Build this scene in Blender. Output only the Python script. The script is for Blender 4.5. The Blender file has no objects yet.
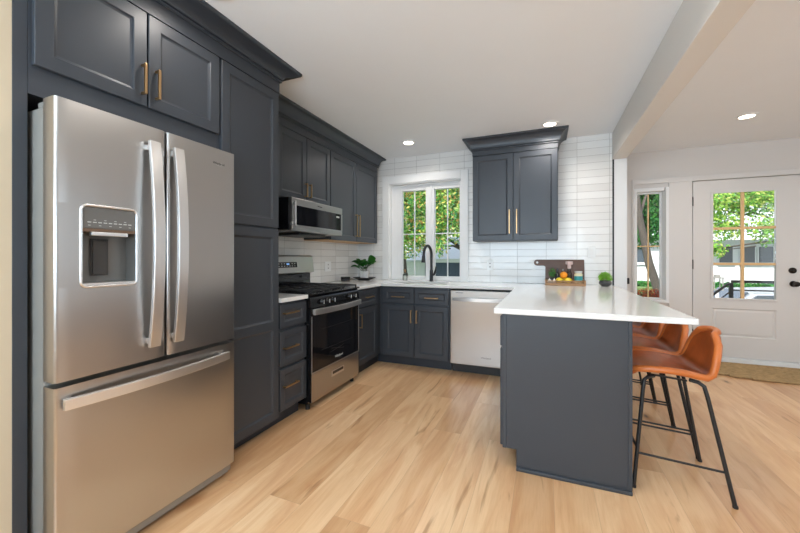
import bpy, bmesh, math, random
import numpy as np
from mathutils import Matrix, Vector
PI = math.pi
random.seed(7); RS = np.random.RandomState(5)
S = bpy.context.scene
C = S.collection

# ------------------------------------------------------------------ camera
cam = bpy.data.cameras.new('camera'); co = bpy.data.objects.new('camera', cam); C.objects.link(co)
co.location = (0, 0, 1.20); co.rotation_euler = (PI/2, 0, 0.3911)
cam.sensor_width = 36; cam.lens = 352.4/800*36; cam.shift_y = -8.6/800; cam.clip_start = .05; cam.clip_end = 300
S.camera = co
# ------------------------------------------------------------------ exposure
S.view_settings.view_transform = 'Standard'; S.view_settings.look = 'None'
S.view_settings.gamma = 1; S.view_settings.use_curve_mapping = False
S.view_settings.exposure = 0.26
# ------------------------------------------------------------------ sky and sun
W = bpy.data.worlds.new('sky'); S.world = W; W.use_nodes = True
nt = W.node_tree; nt.nodes.clear()
out = nt.nodes.new('ShaderNodeOutputWorld'); bg = nt.nodes.new('ShaderNodeBackground')
tc = nt.nodes.new('ShaderNodeTexCoord'); no = nt.nodes.new('ShaderNodeTexNoise'); no.inputs['Scale'].default_value = 3
rp = nt.nodes.new('ShaderNodeValToRGB'); rp.color_ramp.elements[0].position = .35; rp.color_ramp.elements[1].position = .62
rp.color_ramp.elements[0].color = (.50, .68, 1, 1); rp.color_ramp.elements[1].color = (1, 1, 1, 1)
nt.links.new(tc.outputs['Generated'], no.inputs['Vector']); nt.links.new(no.outputs['Fac'], rp.inputs['Fac'])
nt.links.new(rp.outputs['Color'], bg.inputs['Color']); bg.inputs['Strength'].default_value = 1.5
nt.links.new(bg.outputs[0], out.inputs[0])
def lamp(name, kind, loc, rot, energy, col=(1, 1, 1), size=1, size_y=None, spread=None, **kw):
    l = bpy.data.lights.new(name, kind); l.energy = energy; l.color = col
    if kind == 'AREA':
        l.size = size
        if size_y: l.shape = 'RECTANGLE'; l.size_y = size_y
        else: l.shape = 'DISK'
        if spread: l.spread = spread
    for k, v in kw.items(): setattr(l, k, v)
    o = bpy.data.objects.new(name, l); C.objects.link(o); o.location = loc; o.rotation_euler = rot
    return o
sun = lamp('sun', 'SUN', (0, -5, 20), (math.radians(48), 0, math.radians(-25)), 6.0, (1, .96, .88), angle=.02)
# added cool fill lamps by the closed rear and right walls; no windows there
lamp('rear_fill_lamp', 'AREA', (-.6, -2.3, 1.55), (PI/2+.75, 0, 0), 195, (.64, .83, 1), 3.2, 1.5)  # unseen fill, tilted up to brighten the ceiling
lamp('side_fill_lamp', 'AREA', (4.5, 1.6, 1.5), (PI/2, 0, PI/2), 23, (.68, .85, 1), 3.4, 1.8)
WARM = (1, .95, .90)
LIGHTS = [(-1.42, 3.69), (.04, 3.70), (1.70, 4.18), (-1.455, 1.225)]
for i, (x, y) in enumerate(LIGHTS + [(.05, 1.6), (.05, -.3), (-1.2, -.8), (1.9, 2.2), (3.2, 2.4), (2.2, -.2)]):
    lamp('downlight_lamp', 'AREA', (x, y, 2.478), (0, 0, 0), (2.2 if i == 3 else 5), WARM, .13, spread=math.radians(150))

# ------------------------------------------------------------------ materials
def srgb(r, g, b):
    f = lambda c: (c/255/12.92) if c/255 <= .04045 else ((c/255+.055)/1.055)**2.4
    return (f(r), f(g), f(b), 1)
MATS = {}
def mat(name, col, rough=.5, metal=0, **kw):
    m = bpy.data.materials.new(name); m.use_nodes = True; n = m.node_tree.nodes; L = m.node_tree.links
    b = n['Principled BSDF']; b.inputs['Base Color'].default_value = col
    b.inputs['Roughness'].default_value = rough; b.inputs['Metallic'].default_value = metal
    for k, v in kw.get('inp', {}).items(): b.inputs[k].default_value = v
    nz = kw.get('noise')
    if nz:   # (scale, colour amount, bump strength, stretch vector)
        t = n.new('ShaderNodeTexCoord'); mp = n.new('ShaderNodeMapping'); x = n.new('ShaderNodeTexNoise')
        mp.inputs['Scale'].default_value = nz[3] if len(nz) > 3 else (1, 1, 1)
        x.inputs['Scale'].default_value = nz[0]; x.inputs['Detail'].default_value = 4
        L.new(t.outputs['Object'], mp.inputs[0]); L.new(mp.outputs[0], x.inputs['Vector'])
        if nz[1]:
            mx = n.new('ShaderNodeMixRGB'); mx.blend_type = 'MIX'
            mx.inputs[1].default_value = tuple(max(0, c*(1-nz[1])) for c in col[:3])+(1,)
            mx.inputs[2].default_value = tuple(min(1, c*(1+nz[1])) for c in col[:3])+(1,)
            L.new(x.outputs['Fac'], mx.inputs[0]); L.new(mx.outputs[0], b.inputs['Base Color'])
        if nz[2]:
            bp = n.new('ShaderNodeBump'); bp.inputs['Strength'].default_value = nz[2]; bp.inputs['Distance'].default_value = .01
            L.new(x.outputs['Fac'], bp.inputs['Height']); L.new(bp.outputs[0], b.inputs['Normal'])
    MATS[name] = m
    return m
def steel(name, col, rough, stretch):
    m = mat(name, col, rough, 1); n = m.node_tree.nodes; L = m.node_tree.links; b = n['Principled BSDF']
    b.inputs['Anisotropic'].default_value = .5
    tg = n.new('ShaderNodeTangent'); tg.direction_type = 'RADIAL'; tg.axis = 'Z'
    L.new(tg.outputs[0], b.inputs['Tangent'])
    return m
M_CAB = mat('charcoal_cabinet_paint', srgb(58, 62, 68), .4, noise=(3, .04, 0))
M_TOE = mat('charcoal_toe_kick', srgb(50, 54, 61), .5)
M_BRASS = mat('brushed_brass', srgb(196, 160, 116), .32, 1)
M_STEEL = steel('brushed_stainless', (.50, .48, .46, 1), .28, (1, 1, 60))
M_STEELH = steel('polished_stainless', (.80, .78, .76, 1), .34, (1, 1, 30))
M_GREYP = mat('fridge_side_grey', srgb(150, 148, 142), .45, .3)
M_BLACKG = mat('black_glass', (.006, .006, .008, 1), .06)
M_BLACK = mat('black_enamel', (.006, .006, .007, 1), .14, inp={'Specular IOR Level': .35})
M_IRON = mat('cast_iron', (.02, .02, .021, 1), .55, noise=(60, .2, .2))
M_MBLACK = mat('matt_black_metal', (.014, .014, .015, 1), .42)
M_RUB = mat('dark_rubber', (.02, .02, .02, 1), .7)
M_GREY = mat('dispenser_grey', srgb(112, 110, 106), .4, .3)
M_VISOR = mat('bronze_visor', srgb(120, 96, 78), .35, .4)
M_DGREY = mat('dark_grey_plastic', srgb(62, 60, 58), .4)
M_WALL = mat('wall_paint', srgb(220, 214, 208), .7, noise=(4, .015, 0))
M_CEIL = mat('ceiling_paint', srgb(243, 245, 247), .8, noise=(4, .012, 0))
M_BEAM = mat('beam_paint', srgb(224, 219, 212), .75)
M_CREAMP = mat('cream_wall_paint', srgb(206, 188, 160), .7)
M_TRIM = mat('white_trim_paint', srgb(236, 235, 233), .4)
M_DOOR = mat('door_paint', srgb(222, 217, 212), .4)
M_QUARTZ = mat('white_quartz', srgb(232, 231, 228), .12, noise=(5, .03, 0))
M_LEATHER = mat('tan_leather', srgb(170, 86, 40), .3, noise=(13, .5, .12))
M_PIPE = mat('leather_edge', srgb(202, 112, 54), .28, noise=(20, .2, .05))
M_WALNUT = mat('walnut', srgb(98, 68, 52), .45, noise=(8, .3, .05, (1, 6, 6)))
M_ACACIA = mat('acacia_tray', srgb(160, 118, 74), .45, noise=(8, .35, .05, (1, 6, 6)))
M_JUTE = mat('jute', srgb(168, 138, 96), .95, noise=(30, .65, 1.0, (1, 2.2, 1)))
M_POT = mat('grey_stoneware', srgb(66, 66, 68), .35)
M_WPOT = mat('white_ceramic', srgb(236, 234, 230), .3)
M_LEAF = mat('glossy_leaf', srgb(48, 120, 40), .35, noise=(30, .4, 0))
M_GRASS = mat('bright_grass_leaf', srgb(134, 188, 62), .5, noise=(60, .35, 0))
M_STEM = mat('plant_stem', srgb(90, 90, 50), .7)
M_LEMON = mat('lemon_skin', srgb(238, 205, 50), .45, noise=(80, .05, .15))
M_ORANGE = mat('orange_skin', srgb(246, 150, 24), .45, noise=(90, .05, .2))
M_GARLIC = mat('garlic_skin', srgb(235, 230, 220), .5)
M_PINK = mat('pale_pink_cap', srgb(222, 196, 190), .4)
M_TEAL = mat('teal_label', srgb(60, 160, 165), .5)
M_CREAM = mat('cream_label', srgb(225, 215, 180), .5)
M_BRONZE = mat('dark_bronze', (.03, .024, .02, 1), .3, .8)
M_WHITEP = mat('white_plastic', srgb(238, 238, 236), .35)
M_MULL = mat('natural_pine_muntin', srgb(232, 190, 135), .5)
M_TILEEDGE = mat('black_edge_strip', (.01, .01, .01, 1), .4)
M_UNDER = mat('raw_maple_underside', srgb(214, 170, 120), .5)
M_ICON = mat('pale_print', srgb(205, 205, 200), .5)
M_DARKINK = mat('dark_print', srgb(60, 58, 56), .5)
def emis(name, col, s):
    m = bpy.data.materials.new(name); m.use_nodes = True; n = m.node_tree.nodes
    b = n['Principled BSDF']; b.inputs['Emission Color'].default_value = col; b.inputs['Emission Strength'].default_value = s
    b.inputs['Base Color'].default_value = col
    return m
M_LENS = emis('lit_led_lens', (1, .86, .7, 1), 9)
M_DISP = emis('lit_display', (.25, .45, .8, 1), .5)
def glass(name, tint=(1, 1, 1, 1)):
    m = bpy.data.materials.new(name); m.use_nodes = True; n = m.node_tree.nodes; L = m.node_tree.links
    n.clear(); o = n.new('ShaderNodeOutputMaterial'); t = n.new('ShaderNodeBsdfTransparent'); g = n.new('ShaderNodeBsdfGlossy')
    t.inputs[0].default_value = tint; g.inputs['Roughness'].default_value = .02
    f = n.new('ShaderNodeFresnel'); f.inputs[0].default_value = 1.45; x = n.new('ShaderNodeMixShader')
    L.new(f.outputs[0], x.inputs[0]); L.new(t.outputs[0], x.inputs[1]); L.new(g.outputs[0], x.inputs[2]); L.new(x.outputs[0], o.inputs[0])
    return m
M_GLASS = glass('window_glass'); M_BOTTLE = glass('clear_bottle_glass', (.8, .84, .82, 1))
M_DBOTTLE = mat('dark_bottle_glass', (.02, .025, .02, 1), .1)

def tile_mat():
    m = mat('glazed_white_tile', srgb(230, 228, 224), .2); n = m.node_tree.nodes; L = m.node_tree.links; b = n['Principled BSDF']
    t = n.new('ShaderNodeTexCoord'); s = n.new('ShaderNodeSeparateXYZ'); g = n.new('ShaderNodeNewGeometry'); sn = n.new('ShaderNodeSeparateXYZ')
    L.new(t.outputs['Object'], s.inputs[0]); L.new(g.outputs['Normal'], sn.inputs[0])
    ab = n.new('ShaderNodeMath'); ab.operation = 'ABSOLUTE'; L.new(sn.outputs['X'], ab.inputs[0])
    gt = n.new('ShaderNodeMath'); gt.operation = 'GREATER_THAN'; gt.inputs[1].default_value = .5; L.new(ab.outputs[0], gt.inputs[0])
    mx = n.new('ShaderNodeMix'); mx.data_type = 'FLOAT'; L.new(gt.outputs[0], mx.inputs[0]); L.new(s.outputs['X'], mx.inputs[2]); L.new(s.outputs['Y'], mx.inputs[3])
    ax = n.new('ShaderNodeMath'); ax.operation = 'ADD'; ax.inputs[1].default_value = 6.1-.01; L.new(mx.outputs[0], ax.inputs[0])
    az = n.new('ShaderNodeMath'); az.operation = 'ADD'; az.inputs[1].default_value = 7.62-.915; L.new(s.outputs['Z'], az.inputs[0])
    c = n.new('ShaderNodeCombineXYZ'); L.new(ax.outputs[0], c.inputs[0]); L.new(az.outputs[0], c.inputs[1])
    br = n.new('ShaderNodeTexBrick'); br.offset = 0; br.squash = 1
    br.inputs['Color1'].default_value = (0, 0, 0, 1); br.inputs['Color2'].default_value = (1, 1, 1, 1)
    br.inputs['Scale'].default_value = 1; br.inputs['Mortar Size'].default_value = .0016; br.inputs['Mortar Smooth'].default_value = .3
    br.inputs['Brick Width'].default_value = .305; br.inputs['Row Height'].default_value = .0762; br.inputs['Bias'].default_value = 0
    L.new(c.outputs[0], br.inputs['Vector'])
    r1 = n.new('ShaderNodeValToRGB'); r1.color_ramp.elements[0].color = srgb(230, 227, 222); r1.color_ramp.elements[1].color = srgb(241, 239, 235)
    L.new(br.outputs['Color'], r1.inputs[0])
    m2 = n.new('ShaderNodeMixRGB'); m2.inputs[2].default_value = srgb(176, 171, 165)
    L.new(br.outputs['Fac'], m2.inputs[0]); L.new(r1.outputs[0], m2.inputs[1]); L.new(m2.outputs[0], b.inputs['Base Color'])
    # handmade surface: each tile wavy and tilted a little differently
    vm = n.new('ShaderNodeVectorMath'); vm.operation = 'MULTIPLY_ADD'; vm.inputs[1].default_value = (7, 9, 5)
    L.new(br.outputs['Color'], vm.inputs[0]); L.new(t.outputs['Object'], vm.inputs[2])
    nz = n.new('ShaderNodeTexNoise'); nz.inputs['Scale'].default_value = 11; nz.inputs['Detail'].default_value = 1; L.new(vm.outputs[0], nz.inputs['Vector'])
    bp = n.new('ShaderNodeBump'); bp.inputs['Strength'].default_value = .3; bp.inputs['Distance'].default_value = .012; L.new(nz.outputs['Fac'], bp.inputs['Height'])
    b2 = n.new('ShaderNodeBump'); b2.invert = True; b2.inputs['Strength'].default_value = .7; b2.inputs['Distance'].default_value = .002
    L.new(br.outputs['Fac'], b2.inputs['Height']); L.new(bp.outputs[0], b2.inputs['Normal']); L.new(b2.outputs[0], b.inputs['Normal'])
    return m
M_TILE = tile_mat()

def floor_mat():
    m = mat('oak_planks', srgb(220, 180, 130), .3); n = m.node_tree.nodes; L = m.node_tree.links; b = n['Principled BSDF']
    t = n.new('ShaderNodeTexCoord'); s = n.new('ShaderNodeSeparateXYZ'); L.new(t.outputs['Object'], s.inputs[0])
    c = n.new('ShaderNodeCombineXYZ')
    ad = n.new('ShaderNodeMath'); ad.operation = 'ADD'; ad.inputs[1].default_value = 20.3; L.new(s.outputs['Y'], ad.inputs[0])
    ae = n.new('ShaderNodeMath'); ae.operation = 'ADD'; ae.inputs[1].default_value = 20.1; L.new(s.outputs['X'], ae.inputs[0])
    L.new(ad.outputs[0], c.inputs[0]); L.new(ae.outputs[0], c.inputs[1])
    def brick(mortar):
        br = n.new('ShaderNodeTexBrick'); br.offset = .37; br.offset_frequency = 2; br.squash = 1
        br.inputs['Color1'].default_value = (0, 0, 0, 1); br.inputs['Color2'].default_value = (1, 1, 1, 1)
        br.inputs['Scale'].default_value = 1; br.inputs['Mortar Size'].default_value = mortar; br.inputs['Mortar Smooth'].default_value = .2
        br.inputs['Brick Width'].default_value = 1.55; br.inputs['Row Height'].default_value = .19
        L.new(c.outputs[0], br.inputs['Vector']); return br
    br = brick(.0007)
    # grain, shifted from plank to plank
    vm = n.new('ShaderNodeVectorMath'); vm.operation = 'MULTIPLY_ADD'; vm.inputs[1].default_value = (13, 31, 7)
    L.new(br.outputs['Color'], vm.inputs[0]); L.new(t.outputs['Object'], vm.inputs[2])
    mp = n.new('ShaderNodeMapping'); mp.inputs['Scale'].default_value = (4.5, .55, 1); L.new(vm.outputs[0], mp.inputs[0])
    g = n.new('ShaderNodeTexNoise'); g.inputs['Scale'].default_value = 2.2; g.inputs['Detail'].default_value = 5; g.inputs['Roughness'].default_value = .5
    g.inputs['Distortion'].default_value = 1.6; L.new(mp.outputs[0], g.inputs['Vector'])
    mp2 = n.new('ShaderNodeMapping'); mp2.inputs['Scale'].default_value = (60, 2.5, 1); L.new(vm.outputs[0], mp2.inputs[0])
    g2 = n.new('ShaderNodeTexNoise'); g2.inputs['Scale'].default_value = 3; g2.inputs['Detail'].default_value = 5; L.new(mp2.outputs[0], g2.inputs['Vector'])
    rg = n.new('ShaderNodeValToRGB'); e = rg.color_ramp.elements
    e[0].position = .28; e[0].color = srgb(216, 168, 126); e[1].position = .62; e[1].color = srgb(236, 200, 158)
    x = e.new(.44); x.color = srgb(226, 184, 140); L.new(g.outputs['Fac'], rg.inputs[0])
    rt = n.new('ShaderNodeValToRGB'); e = rt.color_ramp.elements
    e[0].position = 0; e[0].color = srgb(226, 212, 200); e[1].position = 1; e[1].color = (1, 1, 1, 1); x = e.new(.5); x.color = srgb(246, 240, 232)
    L.new(br.outputs['Color'], rt.inputs[0])
    m1 = n.new('ShaderNodeMixRGB'); m1.blend_type = 'MULTIPLY'; m1.inputs[0].default_value = 1; L.new(rg.outputs[0], m1.inputs[1]); L.new(rt.outputs[0], m1.inputs[2])
    r2 = n.new('ShaderNodeValToRGB'); r2.color_ramp.elements[0].position = .3; r2.color_ramp.elements[0].color = (.93, .90, .87, 1); r2.color_ramp.elements[1].position = .55; r2.color_ramp.elements[1].color = (1, 1, 1, 1)
    L.new(g2.outputs['Fac'], r2.inputs[0])
    m3 = n.new('ShaderNodeMixRGB'); m3.blend_type = 'MULTIPLY'; m3.inputs[0].default_value = .8; L.new(m1.outputs[0], m3.inputs[1]); L.new(r2.outputs[0], m3.inputs[2])
    mp4 = n.new('ShaderNodeMapping'); mp4.inputs['Scale'].default_value = (6, .7, 1); L.new(vm.outputs[0], mp4.inputs[0])
    g4 = n.new('ShaderNodeTexNoise'); g4.inputs['Scale'].default_value = 1.4; g4.inputs['Detail'].default_value = 9; g4.inputs['Distortion'].default_value = 2.2; L.new(mp4.outputs[0], g4.inputs['Vector'])
    r4 = n.new('ShaderNodeValToRGB'); e = r4.color_ramp.elements; e[0].position = .63; e[0].color = (1, 1, 1, 1); e[1].position = .74; e[1].color = (.55, .42, .32, 1)
    L.new(g4.outputs['Fac'], r4.inputs[0]); m6 = n.new('ShaderNodeMixRGB'); m6.blend_type = 'MULTIPLY'; m6.inputs[0].default_value = .8
    L.new(m3.outputs[0], m6.inputs[1]); L.new(r4.outputs[0], m6.inputs[2]); m3 = m6
    # knots
    mp3 = n.new('ShaderNodeMapping'); mp3.inputs['Scale'].default_value = (2.6, 1.1, 1); L.new(vm.outputs[0], mp3.inputs[0])
    v = n.new('ShaderNodeTexVoronoi'); v.inputs['Scale'].default_value = 1; L.new(mp3.outputs[0], v.inputs['Vector'])
    rk = n.new('ShaderNodeValToRGB'); rk.color_ramp.elements[0].position = .022; rk.color_ramp.elements[0].color = srgb(84, 52, 32)
    rk.color_ramp.elements[1].position = .11; rk.color_ramp.elements[1].color = (1, 1, 1, 1); x = rk.color_ramp.elements.new(.05); x.color = (.72, .6, .48, 1)
    L.new(v.outputs['Distance'], rk.inputs[0])
    m4 = n.new('ShaderNodeMixRGB'); m4.blend_type = 'MULTIPLY'; m4.inputs[0].default_value = .9; L.new(m3.outputs[0], m4.inputs[1]); L.new(rk.outputs[0], m4.inputs[2])
    m5 = n.new('ShaderNodeMixRGB'); m5.inputs[2].default_value = srgb(188, 150, 114); L.new(br.outputs['Fac'], m5.inputs[0]); L.new(m4.outputs[0], m5.inputs[1])
    L.new(m5.outputs[0], b.inputs['Base Color'])
    bp = n.new('ShaderNodeBump'); bp.invert = True; bp.inputs['Strength'].default_value = .5; bp.inputs['Distance'].default_value = .002
    L.new(br.outputs['Fac'], bp.inputs['Height']); L.new(bp.outputs[0], b.inputs['Normal'])
    return m
M_FLOOR = floor_mat()

# ------------------------------------------------------------------ mesh helpers
class P:
    def __init__(s): s.bm = bmesh.new()
    def _tag(s, n0, mi, M=None):
        vs = list(s.bm.verts)[n0:]
        if M is not None: bmesh.ops.transform(s.bm, matrix=M, verts=vs)
        return vs
    def box(s, x0, x1, y0, y1, z0, z1, bev=0, seg=2, M=None):
        n0 = len(s.bm.verts)
        r = bmesh.ops.create_cube(s.bm, size=1)
        for v in r['verts']: v.co = Vector(((x0+x1)/2+v.co.x*(x1-x0), (y0+y1)/2+v.co.y*(y1-y0), (z0+z1)/2+v.co.z*(z1-z0)))
        if bev:
            es = list({e for v in r['verts'] for e in v.link_edges})
            bmesh.ops.bevel(s.bm, geom=es, offset=min(bev, .45*min(abs(x1-x0), abs(y1-y0), abs(z1-z0))), segments=seg, affect='EDGES', profile=.6)
        s.bm.verts.ensure_lookup_table(); s._tag(n0, 0, M); return s
    def cyl(s, p0, p1, r, r2=None, seg=20):
        p0 = Vector(p0); p1 = Vector(p1); d = p1-p0
        M = Matrix.Translation((p0+p1)/2) @ d.to_track_quat('Z', 'Y').to_matrix().to_4x4()
        bmesh.ops.create_cone(s.bm, cap_ends=True, segments=seg, radius1=r, radius2=r if r2 is None else r2, depth=d.length, matrix=M); return s
    def ball(s, c, r, sc=(1, 1, 1), seg=16):
        bmesh.ops.create_uvsphere(s.bm, u_segments=seg, v_segments=max(6, seg//2+2), radius=r, matrix=Matrix.Translation(c) @ Matrix.Diagonal((*sc, 1))); return s
    def lathe(s, prof, c=(0, 0, 0), seg=28, M=None):
        n0 = len(s.bm.verts); rings = []
        for r, z in prof:
            rings.append([s.bm.verts.new((c[0]+max(r, 1e-5)*math.cos(2*PI*i/seg), c[1]+max(r, 1e-5)*math.sin(2*PI*i/seg), c[2]+z)) for i in range(seg)])
        for a, b in zip(rings, rings[1:]):
            for i in range(seg): s.bm.faces.new((a[i], a[(i+1) % seg], b[(i+1) % seg], b[i]))
        s.bm.verts.ensure_lookup_table(); s._tag(n0, 0, M); return s
    def tube(s, pts, r, seg=10, flat=None, closed=False):
        pts = [Vector(p) for p in pts]; n = len(pts); rings = []; up = None
        for i, p in enumerate(pts):
            a = pts[i-1] if (i or closed) else p; b = pts[(i+1) % n] if (i < n-1 or closed) else p
            t = (b-a).normalized()
            if up is None: up = Vector((0, 0, 1)) if abs(t.z) < .9 else Vector((1, 0, 0))
            x = t.cross(up).normalized(); up = x.cross(t).normalized()
            rr = r[i] if isinstance(r, (list, tuple)) else r
            fx, fy = (1, 1) if flat is None else flat
            rings.append([s.bm.verts.new(p+(x*math.cos(2*PI*k/seg)*fx+up*math.sin(2*PI*k/seg)*fy)*rr) for k in range(seg)])
        pr = list(zip(rings, rings[1:]))+([(rings[-1], rings[0])] if closed else [])
        for a, b in pr:
            for k in range(seg): s.bm.faces.new((a[k], a[(k+1) % seg], b[(k+1) % seg], b[k]))
        if not closed:
            s.bm.faces.new(rings[0][::-1]); s.bm.faces.new(rings[-1])
        return s
    def prism(s, poly, axis, a, b, M=None):
        n0 = len(s.bm.verts)
        def pt(q, h): return {'x': (h, q[0], q[1]), 'y': (q[0], h, q[1]), 'z': (q[0], q[1], h)}[axis]
        A = [s.bm.verts.new(pt(q, a)) for q in poly]; B = [s.bm.verts.new(pt(q, b)) for q in poly]
        s.bm.faces.new(A[::-1]); s.bm.faces.new(B); n = len(poly)
        for i in range(n): s.bm.faces.new((A[i], A[(i+1) % n], B[(i+1) % n], B[i]))
        s.bm.verts.ensure_lookup_table(); s._tag(n0, 0, M); return s
    def panel(s, w, h, rail=.057, t=.02, M=None, mid=None, open_=False):
        """shaker front, local x 0..w, z 0..h, front faces -y, back at y=t; mid = list of z of mid rails"""
        n0 = len(s.bm.verts); bm = s.bm
        def ring(x0, x1, z0, z1, y): return [bm.verts.new(p) for p in ((x0, y, z0), (x1, y, z0), (x1, y, z1), (x0, y, z1))]
        def band(a, b):
            for i in range(4): bm.faces.new((a[i], a[(i+1) % 4], b[(i+1) % 4], b[i]))
        c = .0025
        back = ring(0, w, 0, h, t); r0 = ring(0, w, 0, h, c); r1 = ring(c, w-c, c, h-c, 0)
        bm.faces.new(back[::-1]); band(back, r0); band(r0, r1)
        fields = [(rail, h-rail)] if not mid else []
        if mid:
            z = rail
            for mz in mid: fields.append((z, mz-rail/2)); z = mz+rail/2
            fields.append((z, h-rail))
        if len(fields) == 1:
            z0, z1 = fields[0]
            prev = ring(rail, w-rail, z0, z1, 0); band(r1, prev); segs = [prev]
        else:
            X = [c, rail, w-rail, w-c]; Z = [c]+[q for f in fields for q in f]+[h-c]
            V = {}
            for i, xx in enumerate(X):
                for j, zz in enumerate(Z): V[i, j] = bm.verts.new((xx, 0, zz))
            for i in range(3):
                for j in range(len(Z)-1):
                    if i == 1 and j % 2 == 1: continue
                    bm.faces.new((V[i, j], V[i+1, j], V[i+1, j+1], V[i, j+1]))
            segs = [[V[1, 2*k+1], V[2, 2*k+1], V[2, 2*k+2], V[1, 2*k+2]] for k in range(len(fields))]
        for sg, (z0, z1) in zip(segs, fields):
            a = ring(rail+.004, w-rail-.004, z0+.004, z1-.004, .003); band(sg, a)
            b = ring(rail+.005, w-rail-.005, z0+.005, z1-.005, .006); band(a, b)
            d = ring(rail+.014, w-rail-.014, z0+.014, z1-.014, .010); band(b, d)
            if not open_: bm.faces.new(d)
        s.bm.verts.ensure_lookup_table(); s._tag(n0, 0, M); return s
def RZ(a, loc): return Matrix.Translation(loc) @ Matrix.Rotation(math.radians(a), 4, 'Z')
FX = lambda x, y, z: RZ(90, (x, y, z))      # front faces +x, local x runs along +y
FY = lambda x, y, z: RZ(0, (x, y, z))       # front faces -y
FN = lambda x, y, z: RZ(-90, (x, y, z))     # front faces -x, local x runs along -y

def link(name, p, m, parent=None, smooth=None, bev=None):
    bm = p.bm if isinstance(p, P) else p
    bmesh.ops.recalc_face_normals(bm, faces=bm.faces)
    me = bpy.data.meshes.new(name); 
    if parent is not None:
        r = parent
        while r.parent: r = r.parent
        bmesh.ops.translate(bm, vec=-r.location, verts=bm.verts)
    bm.to_mesh(me); bm.free()
    for mm in (m if isinstance(m, (list, tuple)) else [m]): me.materials.append(mm)
    if smooth is not None:
        me.polygons.foreach_set('use_smooth', [True]*len(me.polygons))
        me.set_sharp_from_angle(angle=math.radians(smooth))
    o = bpy.data.objects.new(name, me); C.objects.link(o)
    if parent is not None: o.parent = parent
    if bev:
        b = o.modifiers.new('bevel', 'BEVEL'); b.width = bev; b.segments = 2; b.limit_method = 'ANGLE'
    return o
def thing(name, label, cat, loc=(0, 0, 0), group=None):
    o = bpy.data.objects.new(name, None); C.objects.link(o); o.location = loc; o.empty_display_size = .05
    o['label'] = label; o['category'] = cat
    if group: o['group'] = group
    return o
def tag(o, label, cat, group=None, kind=None):
    o['label'] = label; o['category'] = cat
    if group: o['group'] = group
    if kind: o['kind'] = kind
    return o
def struct(name, p, m, parent=None, **k):
    o = link(name, p, m, parent, **k)
    if parent is None: o['kind'] = 'structure'
    return o
def text(name, s, size, loc, rot, m, parent, ext=.0006):
    cu = bpy.data.curves.new(name, 'FONT'); cu.body = s; cu.size = size; cu.extrude = ext; cu.align_x = 'CENTER'
    tmp = bpy.data.objects.new('tmp', cu); C.objects.link(tmp); bpy.context.view_layer.update()
    me = bpy.data.meshes.new_from_object(tmp.evaluated_get(bpy.context.evaluated_depsgraph_get()))
    bpy.data.objects.remove(tmp)
    r = parent
    while r.parent: r = r.parent
    me.transform(Matrix.Translation(Vector(loc)-r.location) @ Matrix.Rotation(math.radians(rot), 4, 'Z') @ Matrix.Rotation(PI/2, 4, 'X'))
    me.materials.clear(); me.materials.append(m)
    o = bpy.data.objects.new(name, me); C.objects.link(o); o.parent = parent
    return o
def quad_cloud(name, pts, nrm, size, m, parent=None, aspect=.6):
    """many small leaf quads (numpy), folded along the middle"""
    n = len(pts); nrm = nrm/np.linalg.norm(nrm, axis=1)[:, None]
    a = np.cross(nrm, RS.normal(size=(n, 3))); a /= np.linalg.norm(a, axis=1)[:, None]; b = np.cross(nrm, a)
    sz = size*(.6+.8*RS.rand(n))[:, None]
    off = Vector((0, 0, 0)) if parent is None else parent.location
    pts = pts-np.array(off)
    v = np.stack([pts-a*sz, pts-b*sz*aspect*.5-nrm*sz*.1, pts+a*sz, pts+b*sz*aspect*.5-nrm*sz*.1], 1).reshape(-1, 3)
    f = np.arange(4*n).reshape(n, 4)
    me = bpy.data.meshes.new(name); me.from_pydata(v.tolist(), [], f.tolist()); me.materials.append(m)
    o = bpy.data.objects.new(name, me); C.objects.link(o)
    if parent is not None: o.parent = parent
    return o

# ================================================================== SETTING
XL, YB, ZC = -2.36, 4.23, 2.50
YE = 5.16                     # entry wall
XR, YR = 4.6, -2.5
p = P().box(XL-.15, XR+.15, YR-.15, YB+.0, -.1, 0).box(.66, XR+.15, YB, YE+.22, -.1, 0)
struct('floor', p, M_FLOOR)
p = P().box(XL-.15, XR+.15, YR-.15, YB+.2, ZC, ZC+.1).box(.66, XR+.15, YB+.2, YE+.2, ZC, ZC+.1)
struct('ceiling', p, M_CEIL)
# back wall with the sink window hole
WX0, WX1, WZ0, WZ1 = -1.90, -.925, .885, 2.165
p = P().box(XL-.15, WX0, YB, YB+.2, 0, ZC).box(WX1, .652, YB, YB+.2, 0, ZC).box(WX0, WX1, YB, YB+.2, WZ1, ZC).box(WX0, WX1, YB, YB+.2, 0, WZ0)
struct('wall_back', p, M_TILE)
p = P().box(XL-.15, XL, 1.955, YB, 0, ZC)
struct('wall_left_tiled', p, M_TILE)
p = P().box(XL-.15, XL, YR, 1.955, 0, ZC)
struct('wall_left', p, M_WALL)
struct('wall_return', P().box(XL, -1.742, -.6, .628, 0, ZC), M_CREAMP)
p = P().box(.660, .775, YB-.0005, YE, 0, ZC)
struct('wall_partition', p, M_TRIM)
struct('trim_1', P().box(.645, .6595, YB-.006, YB-.0005, .916, 2.222), M_TILEEDGE)
# dropped beam
struct('ceiling_beam', P().box(.643, .773, YR, YB-.0008, 2.222, ZC-.0005), M_BEAM, bev=.003)
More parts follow.
